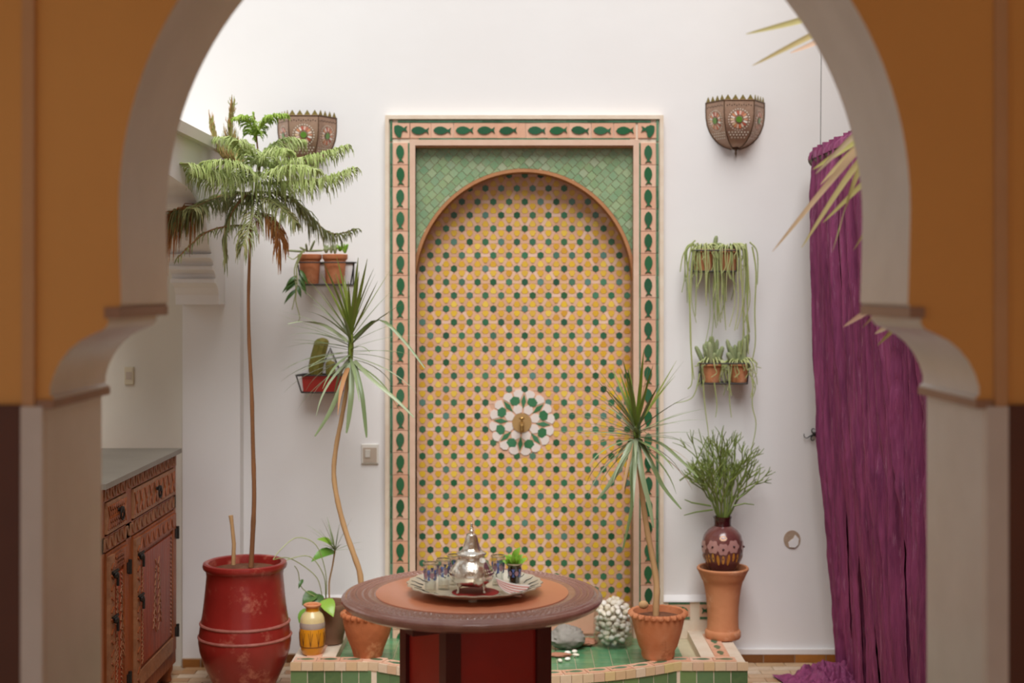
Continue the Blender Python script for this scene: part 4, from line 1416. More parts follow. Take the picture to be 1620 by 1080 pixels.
# left upper
zb_, yy = rack(468, 562, 415, 450, 'upper wire rack on the wall left of the fountain', 8)
g1, c1 = small_pot(490, zb_, yy, .0485, .034, .118, 'terracotta pot with hanging leafy stems, left one in the upper left rack')
g2, c2 = small_pot(530, zb_, yy, .0505, .035, .118, 'terracotta pot with small succulents, right one in the upper left rack')
random.seed(13)
for px in ([(480, 396), (470, 420), (470, 450), (468, 475), (474, 500), (472, 508)], [(478, 396), (466, 425), (468, 460), (462, 490)], [(484, 396), (474, 402), (464, 410), (455, 405)]):
    strand(g1, [W(x, y, yy - .06) for x, y in px], .0028)
for (x0, y0, x1, y1) in ((470, 440, 445, 462), (470, 445, 450, 462), (472, 440, 485, 465), (470, 455, 448, 480), (474, 432, 484, 458), (470, 435, 452, 450), (471, 450, 476, 470), (474, 425, 488, 450)):
    broad_leaf(g1, W(x0, y0, yy - .06), W(x1, y1, yy - .075), .008, 'leaf_dark', (0, -1, .5))
for (x0, y0, x1, y1) in ((482, 398, 452, 396), (486, 397, 474, 391), (488, 397, 512, 396), (490, 398, 498, 380), (486, 398, 484, 385)):
    finger(g1, W(x0, y0, yy), W(x1, y1, yy - .02), .0045, 'cactus', 'succulent_stem')
for (x, y, r_) in ((516, 396, .011), (538, 393, .015), (546, 396, .012), (530, 397, .010), (524, 396, .008)):
    c = W(x, y, yy)
    for i in range(7):
        a = i * .9
        finger(g2, c + Vector((0, 0, -.01)), c + Vector((math.cos(a) * r_, math.sin(a) * r_ * .7, rnd(.004, .03))), .004, 'leaf_bright' if x > 530 else 'cactus', 'succulent_leaf')
# left lower
zb_, yy = rack(466, 548, 594, 621, 'wire rack with a red trough on the wall behind the left dracaena', 10, hang=(523, 550))
tx0, tx1 = W(480, 0, yy).x, W(545, 0, yy).x
tr = thing('cactus_trough', ((tx0 + tx1) / 2, yy, zb_ + .0034), 'red rectangular plastic trough with two stout cacti in the lower left rack', 'plant')
z0, z1 = zb_ + .0034, W(0, 594, yy).z
t = MB()
vv = []
for (z, k_, th) in ((z0, .93, 0), (z1, 1.0, 0), (z1, 1.0, .006), (z1 - .014, 1.0, .006)):
    for sx, sy_ in ((-1, -1), (1, -1), (1, 1), (-1, 1)):
        vv.append(((tx0 + tx1) / 2 + sx * ((tx1 - tx0) / 2 * k_ - th), yy + sy_ * (.045 * k_ - th), z))
ff = [(3, 2, 1, 0)]
for l in range(3):
    for j in range(4):
        ff.append((l * 4 + j, l * 4 + (j + 1) % 4, l * 4 + 4 + (j + 1) % 4, l * 4 + 4 + j))
ff.append((12, 13, 14, 15))
t.add(vv, ff); t.build('trough', 'troughred', tr)
t = MB(); t.b2(tx0 + .008, tx1 - .008, yy - .036, yy + .036, z1 - .02, z1 - .012); t.build('soil', 'soil', tr)


def ribbed(g, pts, r_, m, ribs=9):
    pts = spline(pts, 4)
    kk = len(pts)
    t = MB()
    for i, p in enumerate(pts):
        pass
    rs = [r_ * min(1, .75 + i * .1) * (1 if i < kk - 3 else (.9, .62, .15)[i - kk + 3]) for i in range(kk)]
    n_ = ribs * 2
    vv, ff = [], []
    for i, p in enumerate(pts):
        for j in range(n_):
            a = 2 * math.pi * j / n_
            q_ = rs[i] * (1 if j % 2 else .86)
            vv.append(p + Vector((q_ * math.cos(a), q_ * math.sin(a), 0)))
    for i in range(kk - 1):
        for j in range(n_):
            ff.append((i * n_ + j, i * n_ + (j + 1) % n_, (i + 1) * n_ + (j + 1) % n_, (i + 1) * n_ + j))
    ff.append(tuple((kk - 1) * n_ + j for j in range(n_)))
    t.add(vv, ff)
    t.build('cactus', m, g, smooth=True, ang=30)


ribbed(tr, [W(500, 595, yy), W(500, 578, yy), W(504, 560, yy), W(508, 545, yy), W(510, 534, yy)], .030, 'cactus_old')
ribbed(tr, [W(523, 597, yy), W(523, 588, yy), W(523, 578, yy), W(523, 570, yy)], .020, 'cactus_old')

# ------------------------------------------------------------------ sconces
SP = [(0.118, 0.0), (0.1185, -.03), (0.1175, -.06), (0.113, -.09), (0.104, -.115), (0.090, -.14), (0.070, -.162), (0.045, -.178), (0.016, -.188)]


def srad(z):
    for (r0, z0), (r1, z1) in zip(SP, SP[1:]):
        if z1 <= z <= z0: return r0 + (r1 - r0) * (z - z0) / (z1 - z0)
    return SP[-1][0]


def sconce(px, ytop, label, seed):
    random.seed(seed)
    c = W(px, ytop, DW); c.y = DW
    g = thing('wall_sconce', (c.x, DW, c.z - .19), label, 'lamp', 'wall sconces')

    def mer(a, z, off=0.0):
        r_ = srad(z) + off
        return Vector((c.x + r_ * math.sin(a), DW - r_ * math.cos(a), c.z + z))
    for k_ in range(3):
        a0, a1 = R(-90 + 60 * k_), R(-30 + 60 * k_)
        t = MB()
        vv = []
        for r_, z in SP:
            vv += [mer(a0, z), mer(a1, z), mer(a0, z, -.003), mer(a1, z, -.003)]
        ff = []
        for i in range(len(SP) - 1):
            b = 4 * i
            ff += [(b, b + 1, b + 5, b + 4), (b + 2, b + 6, b + 7, b + 3)]
        ff += [(0, 2, 3, 1), (len(vv) - 4, len(vv) - 3, len(vv) - 1, len(vv) - 2)]
        t.add(vv, ff)
        pn = fixnormals(t.build('panel', 'sconce', g, smooth=True, ang=30))
        am = (a0 + a1) / 2
        nv, tv = Vector((math.sin(am), -math.cos(am), 0)), Vector((math.cos(am), math.sin(am), 0))

        def S(u, z, off=.0012):
            return Vector((c.x, DW, c.z + z)) + nv * (srad(z) * math.cos(R(30)) + off) + tv * u

        def dot(mb, u, z, ru, rz, off=.0014, n_=6):
            mb.add([S(u + ru * math.cos(6.283 * q_ / n_), z + rz * math.sin(6.283 * q_ / n_), off) for q_ in range(n_)], [tuple(range(n_))])
        tf, tg, th, td = MB(), MB(), MB(), MB()
        zc_ = -.078
        dot(tg, 0, zc_, .0125, .0125, .004, 14)
        for i in range(18):
            a = 6.283 * i / 18
            ca, sa = math.cos(a), math.sin(a)
            r0, r1, wd = .017, .036, .0040
            if zc_ + r1 * sa < -.13: continue
            pts = [(r0, 0), (r0 + .004, wd * .8), (r1 - .004, wd), (r1, 0), (r1 - .004, -wd), (r0 + .004, -wd * .8)]
            tf.add([S(p * ca - q_ * sa, zc_ + p * sa + q_ * ca, .0018) for p, q_ in pts], [tuple(range(6))])
        for i in range(26):
            a = 6.283 * i / 26
            u, z = .0415 * math.cos(a), zc_ + .0415 * math.sin(a)
            if abs(u) < srad(z) * .46: dot(td, u, z, .0024, .0024)
        for row in range(3):
            for i in range(7):
                u, z = (i - 3 + .5 * (row % 2)) * .0125, -.127 - .010 * row
                if abs(u) < srad(z) * .40: dot(td, u, z, .0034, .0034)
        for i in range(11):
            dot(th, (i - 5) * .0095, -.022 + .003 * (i % 2), .0026, .0026, .0012, 6)
        tf.build('glass_petals', 'inlay', pn); tg.build('glass_boss', 'inlay_green', pn)
        td.build('hole_light_dots', 'hole_light', pn); th.build('hole_shade_dots', 'hole_shade', pn)
        # crown of triangles
        t = MB()
        e0, e1 = mer(a0, 0, .001), mer(a1, 0, .001)
        e0.z += 0; e1.z += 0
        for i in range(4):
            p0, p1 = e0.lerp(e1, i / 4 + .012), e0.lerp(e1, (i + 1) / 4 - .012)
            tp2 = p0.lerp(p1, .5) + Vector((0, 0, .022))
            bk = -nv * .002
            t.add([p0, p1, tp2, p0 + bk, p1 + bk, tp2 + bk], [(0, 1, 2), (5, 4, 3), (0, 3, 4, 1), (1, 4, 5, 2), (2, 5, 3, 0)])
        t.build('crown_trim', 'sconce_trim', g)
        t = MB(); t.tube([e0 + Vector((0, 0, -.001)), e1 + Vector((0, 0, -.001))], .0028, 6)
        t.build('rim', 'sconce_rib', g)
    for a in (-90, -30, 30, 90):
        t = MB(); t.tube([mer(R(a), z, .0006) for r_, z in SP], .0022, 6)
        t.build('rib', 'sconce_rib', g, smooth=True)
    t = MB(); t.lathe([(.0005, -.222), (.0025, -.212), (.0045, -.204), (.003, -.198), (.006, -.192), (.014, -.188)], (c.x, DW - .018, c.z), 12)
    t.build('finial', 'sconce_rib', g, smooth=True)


sconce(1163, 163, 'pierced brass half lantern sconce on the white wall right of the fountain', 3)
sconce(486, 187, 'pierced brass half lantern sconce above the pine branches, left of the fountain', 4)

# ------------------------------------------------------------------ wall fittings
def plate_thing(name, px0, px1, py0, py1, y, label, cat, m, th=.009):
    p0, p1 = W(px0, py1, y), W(px1, py0, y)
    g = thing(name, ((p0.x + p1.x) / 2, y, p0.z), label, cat)
    t = MB()
    b = .002
    rect = [(p0.x, p0.z), (p1.x, p0.z), (p1.x, p1.z), (p0.x, p1.z)]
    rect2 = [(p0.x + b, p0.z + b), (p1.x - b, p0.z + b), (p1.x - b, p1.z - b), (p0.x + b, p1.z - b)]
    vv = [(x, y, z) for x, z in rect] + [(x, y - th + b, z) for x, z in rect] + [(x, y - th, z) for x, z in rect2]
    ff = [(3, 2, 1, 0), (8, 9, 10, 11)] + [(l * 4 + j, l * 4 + (j + 1) % 4, l * 4 + 4 + (j + 1) % 4, l * 4 + 4 + j) for l in (0, 1) for j in range(4)]
    t.add(vv, ff)
    fixnormals(t.build('plate', m, g))
    return g, p0, p1


g, p0, p1 = plate_thing('light_switch', 572, 599, 702, 733, DW, 'white light switch on the wall beside the fish border', 'switch', 'switch')
t = MB(); t.b2(p0.x + .007, p1.x - .007, DW - .0105, DW - .006, p0.z + .006, p1.z - .014); t.build('insert', 'switch_tan', g)
t = MB(); cx = p0.x + .026; cz = (p0.z + p1.z) / 2; t.box((cx, DW - .012, cz + .002), (.02, .006, .03), rx=.12); t.build('rocker', 'switch', g)
g, p0, p1 = plate_thing('wall_socket', 1291, 1312, 637, 662, DW, 'cream wall plate half hidden behind the purple cloth', 'socket', 'old_plate', .012)
t = MB(); t.b2(p0.x + .004, p1.x - .004, DW - .0135, DW - .01, p0.z + .034, p0.z + .038); t.build('groove', 'switch_tan', g)
g, p0, p1 = plate_thing('wall_socket', 198, 212, 580, 608, 5.69, 'cream wall plate on the shaded wall above the carved cabinet', 'socket', 'old_plate', .010)
t = MB(); t.b2(p0.x + .006, p1.x - .006, 5.678, 5.684, p0.z + .02, p1.z - .02); t.build('rocker', 'switch_tan', g)
# round junction opening
jc = W(1253, 853, DW)
g = thing('junction_cover', (jc.x, DW, jc.z - .035), 'round torn junction box cover low on the white wall', 'cover')
t = MB(); t.plate([(jc.x + .034 * math.cos(a), jc.z + .037 * math.sin(a)) for a in [6.283 * i / 28 for i in range(28)]], DW, .003)
fixnormals(t.build('disc', 'glue', g))
t = MB(); t.plate([(jc.x + x, jc.z + z) for x, z in ((-.012, -.03), (.012, -.032), (.024, -.02), (.026, .004), (.012, .020), (.004, .004), (-.006, -.002), (-.016, -.012))], DW - .003, .004)
fixnormals(t.build('torn_flap', 'plaster', g))
# iron wall hook
hc = W(1288, 686, DW)
g = thing('iron_hook', (hc.x, DW, hc.z - .03), 'black wrought iron scroll hook on the wall beside the purple cloth', 'hook')


def hookpts(lst, dy):
    return spline([W(1260 + x / 10.8, 620 + y / 10.8, DW - dy) for x, y in lst], 5)


for lst in ([(300, 720), (235, 750), (180, 785), (135, 760), (130, 710)], [(300, 715), (265, 680), (262, 640), (290, 622), (312, 640)], [(300, 725), (250, 770), (255, 815), (285, 828), (305, 800)],
            [(315, 715), (355, 640), (390, 575), (430, 540), (470, 535)], [(320, 715), (380, 715), (450, 712)], [(315, 725), (345, 780), (365, 800)]):
    t = MB(); pts = hookpts(lst, .012)
    t.tube(pts, [.0028 * (1 - .5 * i / len(pts)) for i in range(len(pts))], 6)
    t.build('scroll', 'iron', g, smooth=True)
t = MB(); t.ball((hc.x, DW - .01, hc.z), (.009, .010, .008)); t.build('boss', 'iron', g, smooth=True)

# ------------------------------------------------------------------ carved cabinet
CX, CY0, CY1, CZ = -1.300, 4.50, 5.49, 0.872
cab = thing('carved_cabinet', (CX - .21, (CY0 + CY1) / 2, 0), 'carved brown wooden cabinet with a grey stone top standing in the left arcade', 'cabinet')


def cb(y0, y1, z0, z1, x0, x1, name, m, parent=None):
    t = MB(); t.b2(CX + x0, CX + x1, y0, y1, z0, z1)
    return t.build(name, m, parent or cab)


cb(CY0, CY1, .07, CZ, -.42, -.02, 'body', 'wood')
cb(CY0 - .01, CY1 + .03, CZ, CZ + .018, -.42, .018, 'stone_top', 'slab')
cb(CY0 + .0, CY1 - .0, CZ - .045, CZ - .001, -.02, .004, 'top_rail', 'wood')
cb(CY0 + .0, CY1 - .0, .665, .715, -.02, .002, 'middle_rail', 'wood')
cb(CY0, CY1, .07, .115, -.02, .002, 'bottom_rail', 'wood')
cb(CY1 - .035, CY1, .115, .83, -.02, .002, 'stile', 'wood')
cb(4.78, 4.85, .115, .83, -.02, .002, 'stile', 'wood')
cb(CY0, CY0 + .03, .115, .83, -.02, .002, 'stile', 'wood')
for fy in (CY1 - .04, CY0 + .04):
    for fx in (-.03, -.39):
        t = MB(); t.lathe([(.018, 0), (.026, .01), (.022, .03), (.030, .05), (.030, .072)], (CX + fx, fy, 0), 14)
        t.build('foot', 'wood', cab, smooth=True)
# chevron carving on rails
for z0, z1, nm, xo in ((CZ - .043, CZ - .003, 'carved_band', .004), (.668, .712, 'carved_band', .002)):
    t = MB()
    y = CY0 + .02
    i = 0
    while y < CY1 - .02:
        for k_ in range(2):
            t.box((CX + xo, y + k_ * .010, (z0 + z1) / 2), (.006, .005, (z1 - z0) * .95), rx=(.62 if (i % 2) else -.1))
        y += .031
        i += 1
    t.build(nm, 'wood_pale', cab)
for y0, y1 in ((4.86, CY1 - .042), (4.54, 4.77)):
    dr = cb(y0, y1, .722, .822, -.02, .008, 'drawer', 'wood_pale')
    t = MB()
    nn = 9
    for i in range(nn):
        yc = y0 + .03 + i * (y1 - y0 - .06) / (nn - 1)
        for sgn in (-1, 1):
            t.box((CX + .009, yc, .772), (.005, .0055, .085), rx=sgn * .5)
        t.ball((CX + .009, yc, .772), (.006, .006, .008), 6, 4)
    t.build('carving', 'wood', dr)
    cy = (y0 + y1) / 2
    t = MB(); t.tube([(CX + .008, cy, .785), (CX + .022, cy, .785)], .006, 8); t.ball((CX + .024, cy, .785), (.009, .012, .012))
    rg = [(CX + .026, cy + .018 * math.sin(a), .772 - .02 * math.cos(a)) for a in [6.283 * i / 14 for i in range(15)]]
    t.tube(rg, .0035, 6)
    t.build('knob', 'iron', dr, smooth=True)
    # door below
    do = cb(y0, y1, .12, .66, -.02, .006, 'door', 'wood')
    cb(y0 + .001, y0 + .06, .13, .65, .006, .016, 'door_stile', 'wood_pale', do)
    cb(y1 - .05, y1 - .001, .13, .65, .006, .014, 'door_stile', 'wood', do)
    cb(y0 + .06, y1 - .05, .595, .65, .006, .014, 'door_rail', 'wood', do)
    cb(y0 + .06, y1 - .05, .13, .185, .006, .014, 'door_rail', 'wood_pale', do)
    cb(y0 + .075, y1 - .062, .20, .58, .006, .013, 'panel', 'wood_red', do)
    t = MB()
    for i in range(24):
        f = i / 23
        for yb2, sgn in ((y0 + .09, 1), (y1 - .08, -1)):
            t.box((CX + .0135, yb2, .21 + f * .36), (.004, .022, .005), rx=sgn * .6)
    for i in range(9):
        for sgn in (-1, 1):
            yc = (y0 + .075 + y1 - .062) / 2
            t.box((CX + .0135, yc + sgn * (.02 + .004 * i), .5 - .025 * i), (.004, .03, .006), rx=sgn * -.9)
            t.box((CX + .0135, yc + sgn * .02, .28 + .03 * i), (.004, .03, .005), rx=sgn * .9)
    t.build('carving', 'wood_pale', do)
    t = MB()
    for i in range(14):
        t.box((CX + .015, y0 + .075 + i * (y1 - y0 - .14) / 13, .622), (.004, .006, .04), rx=.5 if i % 2 else -.5)
        t.box((CX + .0175, y0 + .03, .16 + i * .035), (.004, .03, .006), rx=.5 if i % 2 else -.5)
    t.build('carving', 'wood', do)
    for zz in (.585, .44):
        t = MB(); t.ball((CX + .024, y0 + .045, zz), (.010, .016, .012)); t.tube([(CX + .02, y0 + .02, zz + .01), (CX + .026, y0 + .06, zz + .014)], .005, 6); t.tube([(CX + .03, y0 + .045, zz), (CX + .03, y0 + .045, zz - .035)], .005, 6)
        t.build('latch', 'iron', do, smooth=True)
    for zz in (.575, .20):
        t = MB(); t.box((CX + .012, y1 - .008, zz), (.012, .03, .035)); t.tube([(CX + .018, y1 + .004, zz - .024), (CX + .018, y1 + .004, zz + .024)], .007, 8)
        t.build('hinge', 'iron', do, smooth=True)

# ------------------------------------------------------------------ round table
TD = 3.80
tc = W(747, 460, TD); TX = tc.x
TZ = 0.697
TR = 0.350
tab = thing('round_table', (TX, TD, 0), 'round mahogany table with a carved rim, tan leather top and red panelled base', 'table')
t = MB()
t.lathe([(.10, -.040), (.30, -.040), (.325, -.034), (.341, -.026), (.3475, -.016), (.3475, -.010), (.343, -.005), (.337, -.003), (.333, -.005), (.329, -.002), (.325, 0.0), (.268, 0.0), (.262, -.0015), (.258, -.0015), (.0, -.0015)], (TX, TD, TZ), 96)
t.build('rim', 'table_rim', tab, smooth=True, ang=30)
t = MB(); t.lathe([(.257, -.004), (.257, .0002), (.255, .0008), (.0001, .0008)], (TX, TD, TZ), 96)
t.build('leather_inset', 'table_leather', tab, smooth=True, ang=30)
t = MB()
for k_ in range(3):
    rc = .2755 + k_ * .0175
    for sg in (1, -1):
        pts = []
        for i in range(481):
            a = 6.28319 * i / 480
            r_ = rc + .0075 + sg * .0065 * math.sin(60 * a + k_)
            pts.append((TX + r_ * math.cos(a), TD + r_ * math.sin(a), TZ + .0003))
        t.tube(pts, .0013, 4, cap=False)
t.build('rim_carving', 'carve_hi', tab, kind='stuff')
# square panelled base turned about 27 degrees
ANG = R(27)
BC = Vector((W(750, 0, 3.78).x, 3.80, 0))
hs = 0.152
mrot = Matrix.Rotation(ANG, 3, 'Z')


def bp_(x, y, z):
    return BC + mrot @ Vector((x, y, z))


for sx in (-1, 1):
    for sy_ in (-1, 1):
        t = MB(); p = bp_(sx * (hs - .021), sy_ * (hs - .021), 0)
        t.box((p.x, p.y, .33), (.042, .042, .66), ANG)
        t.build('post', 'table_post', tab)
for k_ in range(4):
    a = ANG + k_ * math.pi / 2
    nv = Matrix.Rotation(a, 3, 'Z') @ Vector((0, -1, 0))
    p = BC + nv * (hs - .016)
    t = MB(); t.box((p.x, p.y, .345), (2 * hs - .08, .010, .63), a)
    t.build('panel', 'table_panel', tab)
t = MB(); t.box((BC.x, BC.y, .648), (2 * hs - .01, 2 * hs - .01, .02), ANG); t.build('apron', 'table_post', tab)
# battens under the top, one end showing at the left front
for off in (-.075, .075):
    p = bp_(0, off - .05, 0)
    t = MB(); t.box((p.x - .02, p.y - .0, TZ - .052), (.44, .05, .024), ANG - .0)
    t.build('batten', 'table_post', tab)

# ------------------------------------------------------------------ tea tray and what is on it
def ttz(px, py, d): return W(px, py, d)


KX, KY, KZ = W(751, 460, 3.775).x, 3.775, TZ + .001
tray = thing('tea_tray', (KX, KY, KZ), 'round metal tea tray with a scalloped engraved rim on the table', 'tray')
t = MB()


def trw(i, j, a, r, z):
    return r * (1 + .016 * math.cos(24 * a)) if i in (4, 5, 6, 7) else r


t.lathe([(.02, .010), (.128, .010), (.134, .011), (.150, .018), (.172, .0265), (.179, .028), (.178, .0305), (.171, .029), (.150, .021), (.134, .0145), (.128, .0128), (.0001, .0128)], (KX, KY, KZ), 144, trw)
t.build('dish', 'tray', tray, smooth=True, ang=50)
for i in range(3):
    a = i * 2.094 + .5
    t = MB(); t.lathe([(.012, 0), (.010, .004), (.016, .0105)], (KX + .1 * math.cos(a), KY + .1 * math.sin(a), KZ), 12); t.build('foot', 'tray', tray, smooth=True)
for i in range(24):
    a = 6.2832 * (i + .5) / 24
    pts = [(KX + r * math.cos(a + b), KY + r * math.sin(a + b), KZ + z) for r, z, b in ((.140, .0178, -.03), (.150, .0222, .02), (.161, .0262, .0), (.170, .0294, .03))]
    t = MB(); t.tube(pts, .0011, 4)
    t.build('engraved_line', 'black', tray)
TS = KZ + .0128
# red mat
ms = W(752, 460, 3.715)
t = MB(); t.lathe([(.0001, 0), (.060, 0), (.062, .0008), (.060, .0016), (.0001, .0016)], (ms.x, 3.725, TS), 40)
t.build('round_mat', 'mat_red', None, label='small round red mat under the silver teapot', cat='mat')
# teapot
PX_, PYY = W(746, 460, 3.735).x, 3.735
PB = TS + .0016
tea = thing('teapot', (PX_, PYY, PB), 'silver footed teapot with a tall conical lid on the tea tray', 'teapot')
c = (PX_, PYY, PB)


def flute(i, j, a, r, z): return r


body = MB()
body.lathe([(.0001, .014), (.022, .0145), (.040, .019), (.053, .028), (.0595, .040), (.059, .050), (.053, .062), (.044, .073), (.037, .082), (.034, .090), (.036, .094), (.036, .096)], c, 48)
tb_ = body.build('body', 'silver', tea, smooth=True, ang=60)
t = MB(); t.lathe([(.0375, .096), (.0395, .0975), (.0395, .0990), (.036, .1015), (.030, .105), (.024, .110), (.021, .116), (.0185, .126), (.0155, .138), (.0125, .146), (.0105, .1495), (.004, .1505), (.0001, .151)], c, 40,
             lambda i, j, a, r, z: r * (1 + (.03 * math.cos(10 * a) if 5 <= i <= 9 else 0)))
lid = t.build('lid', 'silver', tea, smooth=True, ang=60)
t = MB(); t.lathe([(.0045, .150), (.0035, .153), (.0065, .158), (.003, .162), (.0052, .166), (.0025, .170), (.0038, .174), (.0015, .178), (.0001, .180)], c, 16)
t.build('finial', 'silver', lid, smooth=True, ang=60)
for i in range(4):
    a = R(-48 + 90 * i - 22) if False else R(-135 + 90 * i)
    pts = [(PX_ + r * math.cos(a), PYY + r * math.sin(a), PB + z) for r, z in ((.040, .021), (.048, .018), (.047, .008), (.049, .002))]
    t = MB(); t.tube(pts, [.006, .0048, .0028, .0042], 8); t.ball(pts[3], (.005, .005, .0022), 8, 5); t.build('foot', 'silver', tea, smooth=True)
# spout towards the viewer, handle at the back
sa = R(-72)
sp2 = [(PX_ + r * math.cos(sa), PYY + r * math.sin(sa), PB + z) for r, z in ((.050, .032), (.068, .036), (.080, .050), (.083, .068), (.089, .086), (.100, .098))]
t = MB(); t.tube(spline(sp2, 3), [.013, .0128, .0124, .012, .0114, .0108, .0102, .0096, .009, .0084, .008, .0076, .0074, .0074, .0078, .0084], 12)
t.build('spout', 'silver', tea, smooth=True, ang=60)
ha = sa + math.pi
hp2 = [(PX_ + r * math.cos(ha), PYY + r * math.sin(ha), PB + z) for r, z in ((.036, .088), (.060, .096), (.083, .088), (.088, .066), (.078, .044), (.056, .040))]
t = MB(); t.tube(spline(hp2, 4), .0042, 8); t.build('handle', 'silver', tea, smooth=True)
t = MB()
for i in range(40):
    a = 6.2832 * i / 40
    for (r, z, s2) in ((.0578, .053, .0018), (.0540, .0605, .0016), (.0592, .0455, .0016)):
        t.ball((PX_ + r * math.cos(a), PYY + r * math.sin(a), PB + z), s2, 6, 4)
t.build('chased_band', 'silver', tb_, smooth=True)


def tea_glass(px, d, h, rt, label, full=False):
    x = W(px, 460, d).x
    g = thing('tea_glass', (x, d, TS), label, 'glass', 'painted tea glasses')
    rb = rt * .80
    t = MB(); t.lathe([(.0001, .0), (rb, .0), (rb * 1.0, .004), (rb * .97, h * .3), (rt, h), (rt - .0014, h + .0002), (rb * .97 - .0014, h * .3), (rb - .002, .009), (.0001, .008)], (x, d, TS), 28)
    t.build('bowl', 'glass', g, smooth=True, ang=50)
    t = MB(); t.lathe([(rt + .0002, h - .003), (rt + .0007, h - .001), (rt + .0004, h + .0006), (rt - .0012, h + .0006)], (x, d, TS), 28, close=True); t.build('gilt_rim', 'gold', g, smooth=True)

    def gr(z):
        f = max(0, (z - h * .3) / (h * .7))
        return rb * .97 + (rt - rb * .97) * f + .0006
    tb2, tp2 = MB(), MB()
    nn = 6
    for i in range(nn):
        a = 6.2832 * i / nn + px
        for (da, z, up) in ((0, h * .76, -1), (0, h * .46, 1)):
            z0, z1 = (z, z + up * h * .17)
            pts = [(a + da - .26, z0 - up * h * .02), (a + da + .26, z0 - up * h * .02), (a + da + .12, z0 + up * h * .07), (a + da + .2, z1), (a + da, z0 + up * h * .10), (a + da - .2, z1), (a + da - .12, z0 + up * h * .07)]
            pts = [(x + gr(zz) * math.cos(aa), d + gr(zz) * math.sin(aa), TS + zz) for aa, zz in pts]
            ctr = (x + gr(z0) * math.cos(a), d + gr(z0) * math.sin(a), TS + z0 + up * h * .05)
            tb2.add(pts + [ctr], [(k_, (k_ + 1) % 7, 7) for k_ in range(7)])
        b = a + 6.2832 / nn / 2
        ctr = (x + gr(h * .6) * math.cos(b), d + gr(h * .6) * math.sin(b), TS + h * .6)
        ring_ = [(x + gr(h * .6 + h * .11 * math.sin(q_)) * math.cos(b + .30 * math.cos(q_)), d + gr(h * .6 + h * .11 * math.sin(q_)) * math.sin(b + .30 * math.cos(q_)), TS + h * .6 + h * .11 * math.sin(q_)) for q_ in [6.2832 * k_ / 12 for k_ in range(12)]]
        tp2.add(ring_ + [ctr], [(k_, (k_ + 1) % 12, 12) for k_ in range(12)])
    tb2.build('painted_triangles', 'band_blue', g); tp2.build('painted_roundels', 'band_pink', g)
    if full:
        t = MB(); t.lathe([(.0001, .0085), (rb - .003, .0095), (rb * .97 - .0022, h * .3), (rt - .0026, h * .86), (.0001, h * .86)], (x, d, TS), 24)
        t.build('tea', 'tea', g, smooth=True, ang=50)
    return Vector((x, d, TS + h))


tea_glass(681, 3.715, .080, .0195, 'blue patterned tea glass at the far left of the tray')
tea_glass(702, 3.765, .080, .0195, 'blue patterned tea glass between the leftmost glass and the teapot')
tea_glass(719, 3.825, .080, .0195, 'blue patterned tea glass peeking out behind the left of the teapot')
tea_glass(788, 3.815, .080, .0195, 'blue patterned tea glass right of the teapot, left of the mint')
mg = tea_glass(814, 3.80, .062, .0200, 'dark tea glass stuffed with fresh mint at the right of the tray', True)
random.seed(21)
mint = thing('mint_sprig', (mg.x, mg.y, mg.z - .015), 'bright green mint sprig standing in the rightmost tea glass', 'herb')
for i in range(22):
    a = i * 2.4
    e = mg + Vector((math.cos(a) * rnd(.014, .036), math.sin(a) * rnd(.008, .024), rnd(.004, .026)))
    b = mg + Vector((math.cos(a) * .006, math.sin(a) * .006, rnd(-.012, .004)))
    broad_leaf(mint, b, e, rnd(.006, .010), 'mint', (rnd(-.4, .4), -1, 1))
broad_leaf(mint, mg + Vector((-.004, 0, .01)), mg + Vector((.014, -.004, .044)), .010, 'mint', (-.5, -1, .4))
t = MB(); t.tube([mg + Vector((0, 0, -.02)), mg + Vector((0, 0, .014))], .002, 6); t.build('stem', 'mint', mint)
# folded striped napkin
nap = thing('folded_napkin', (W(808, 0, 3.70).x, 3.70, TS), 'folded red and white striped napkin at the right front of the tray', 'napkin')
n0 = Vector((W(784, 0, 3.70).x, 3.735, TS + .034))
for i in range(9):
    f = i / 8
    a0 = n0 + Vector((.004 * f, -.01 * f, -.010 * f))
    e0 = Vector((W(838 - 14 * f, 0, 3.69).x, 3.72 - .055 * f, TS + .016 - .0135 * f + .0015))
    mid = a0.lerp(e0, .5) + Vector((-.010 * f - .004, -.016 * f, -.014 + .004 * (1 - f)))
    mid.z = max(mid.z, TS + .003)
    pts = bez(a0, mid, e0, 8)
    t = MB(); kk = len(pts)
    vv = []
    for k_, p in enumerate(pts):
        wd = .0022 + .0042 * k_ / kk
        vv += [p + Vector((-.0, wd, .0022)), p + Vector((.001, -wd, .0)), p + Vector((.001, -wd, -.0016)), p + Vector((0, wd, .0006))]
    ff = [(0, 1, 2, 3), (4 * kk - 1, 4 * kk - 2, 4 * kk - 3, 4 * kk - 4)]
    for k_ in range(kk - 1):
        for j in range(4):
            ff.append((4 * k_ + j, 4 * k_ + (j + 1) % 4, 4 * k_ + 4 + (j + 1) % 4, 4 * k_ + 4 + j))
    t.add(vv, ff)
    fixnormals(t.build('fold', 'napkin_r' if i % 2 else 'napkin_w', nap, smooth=True, ang=70))

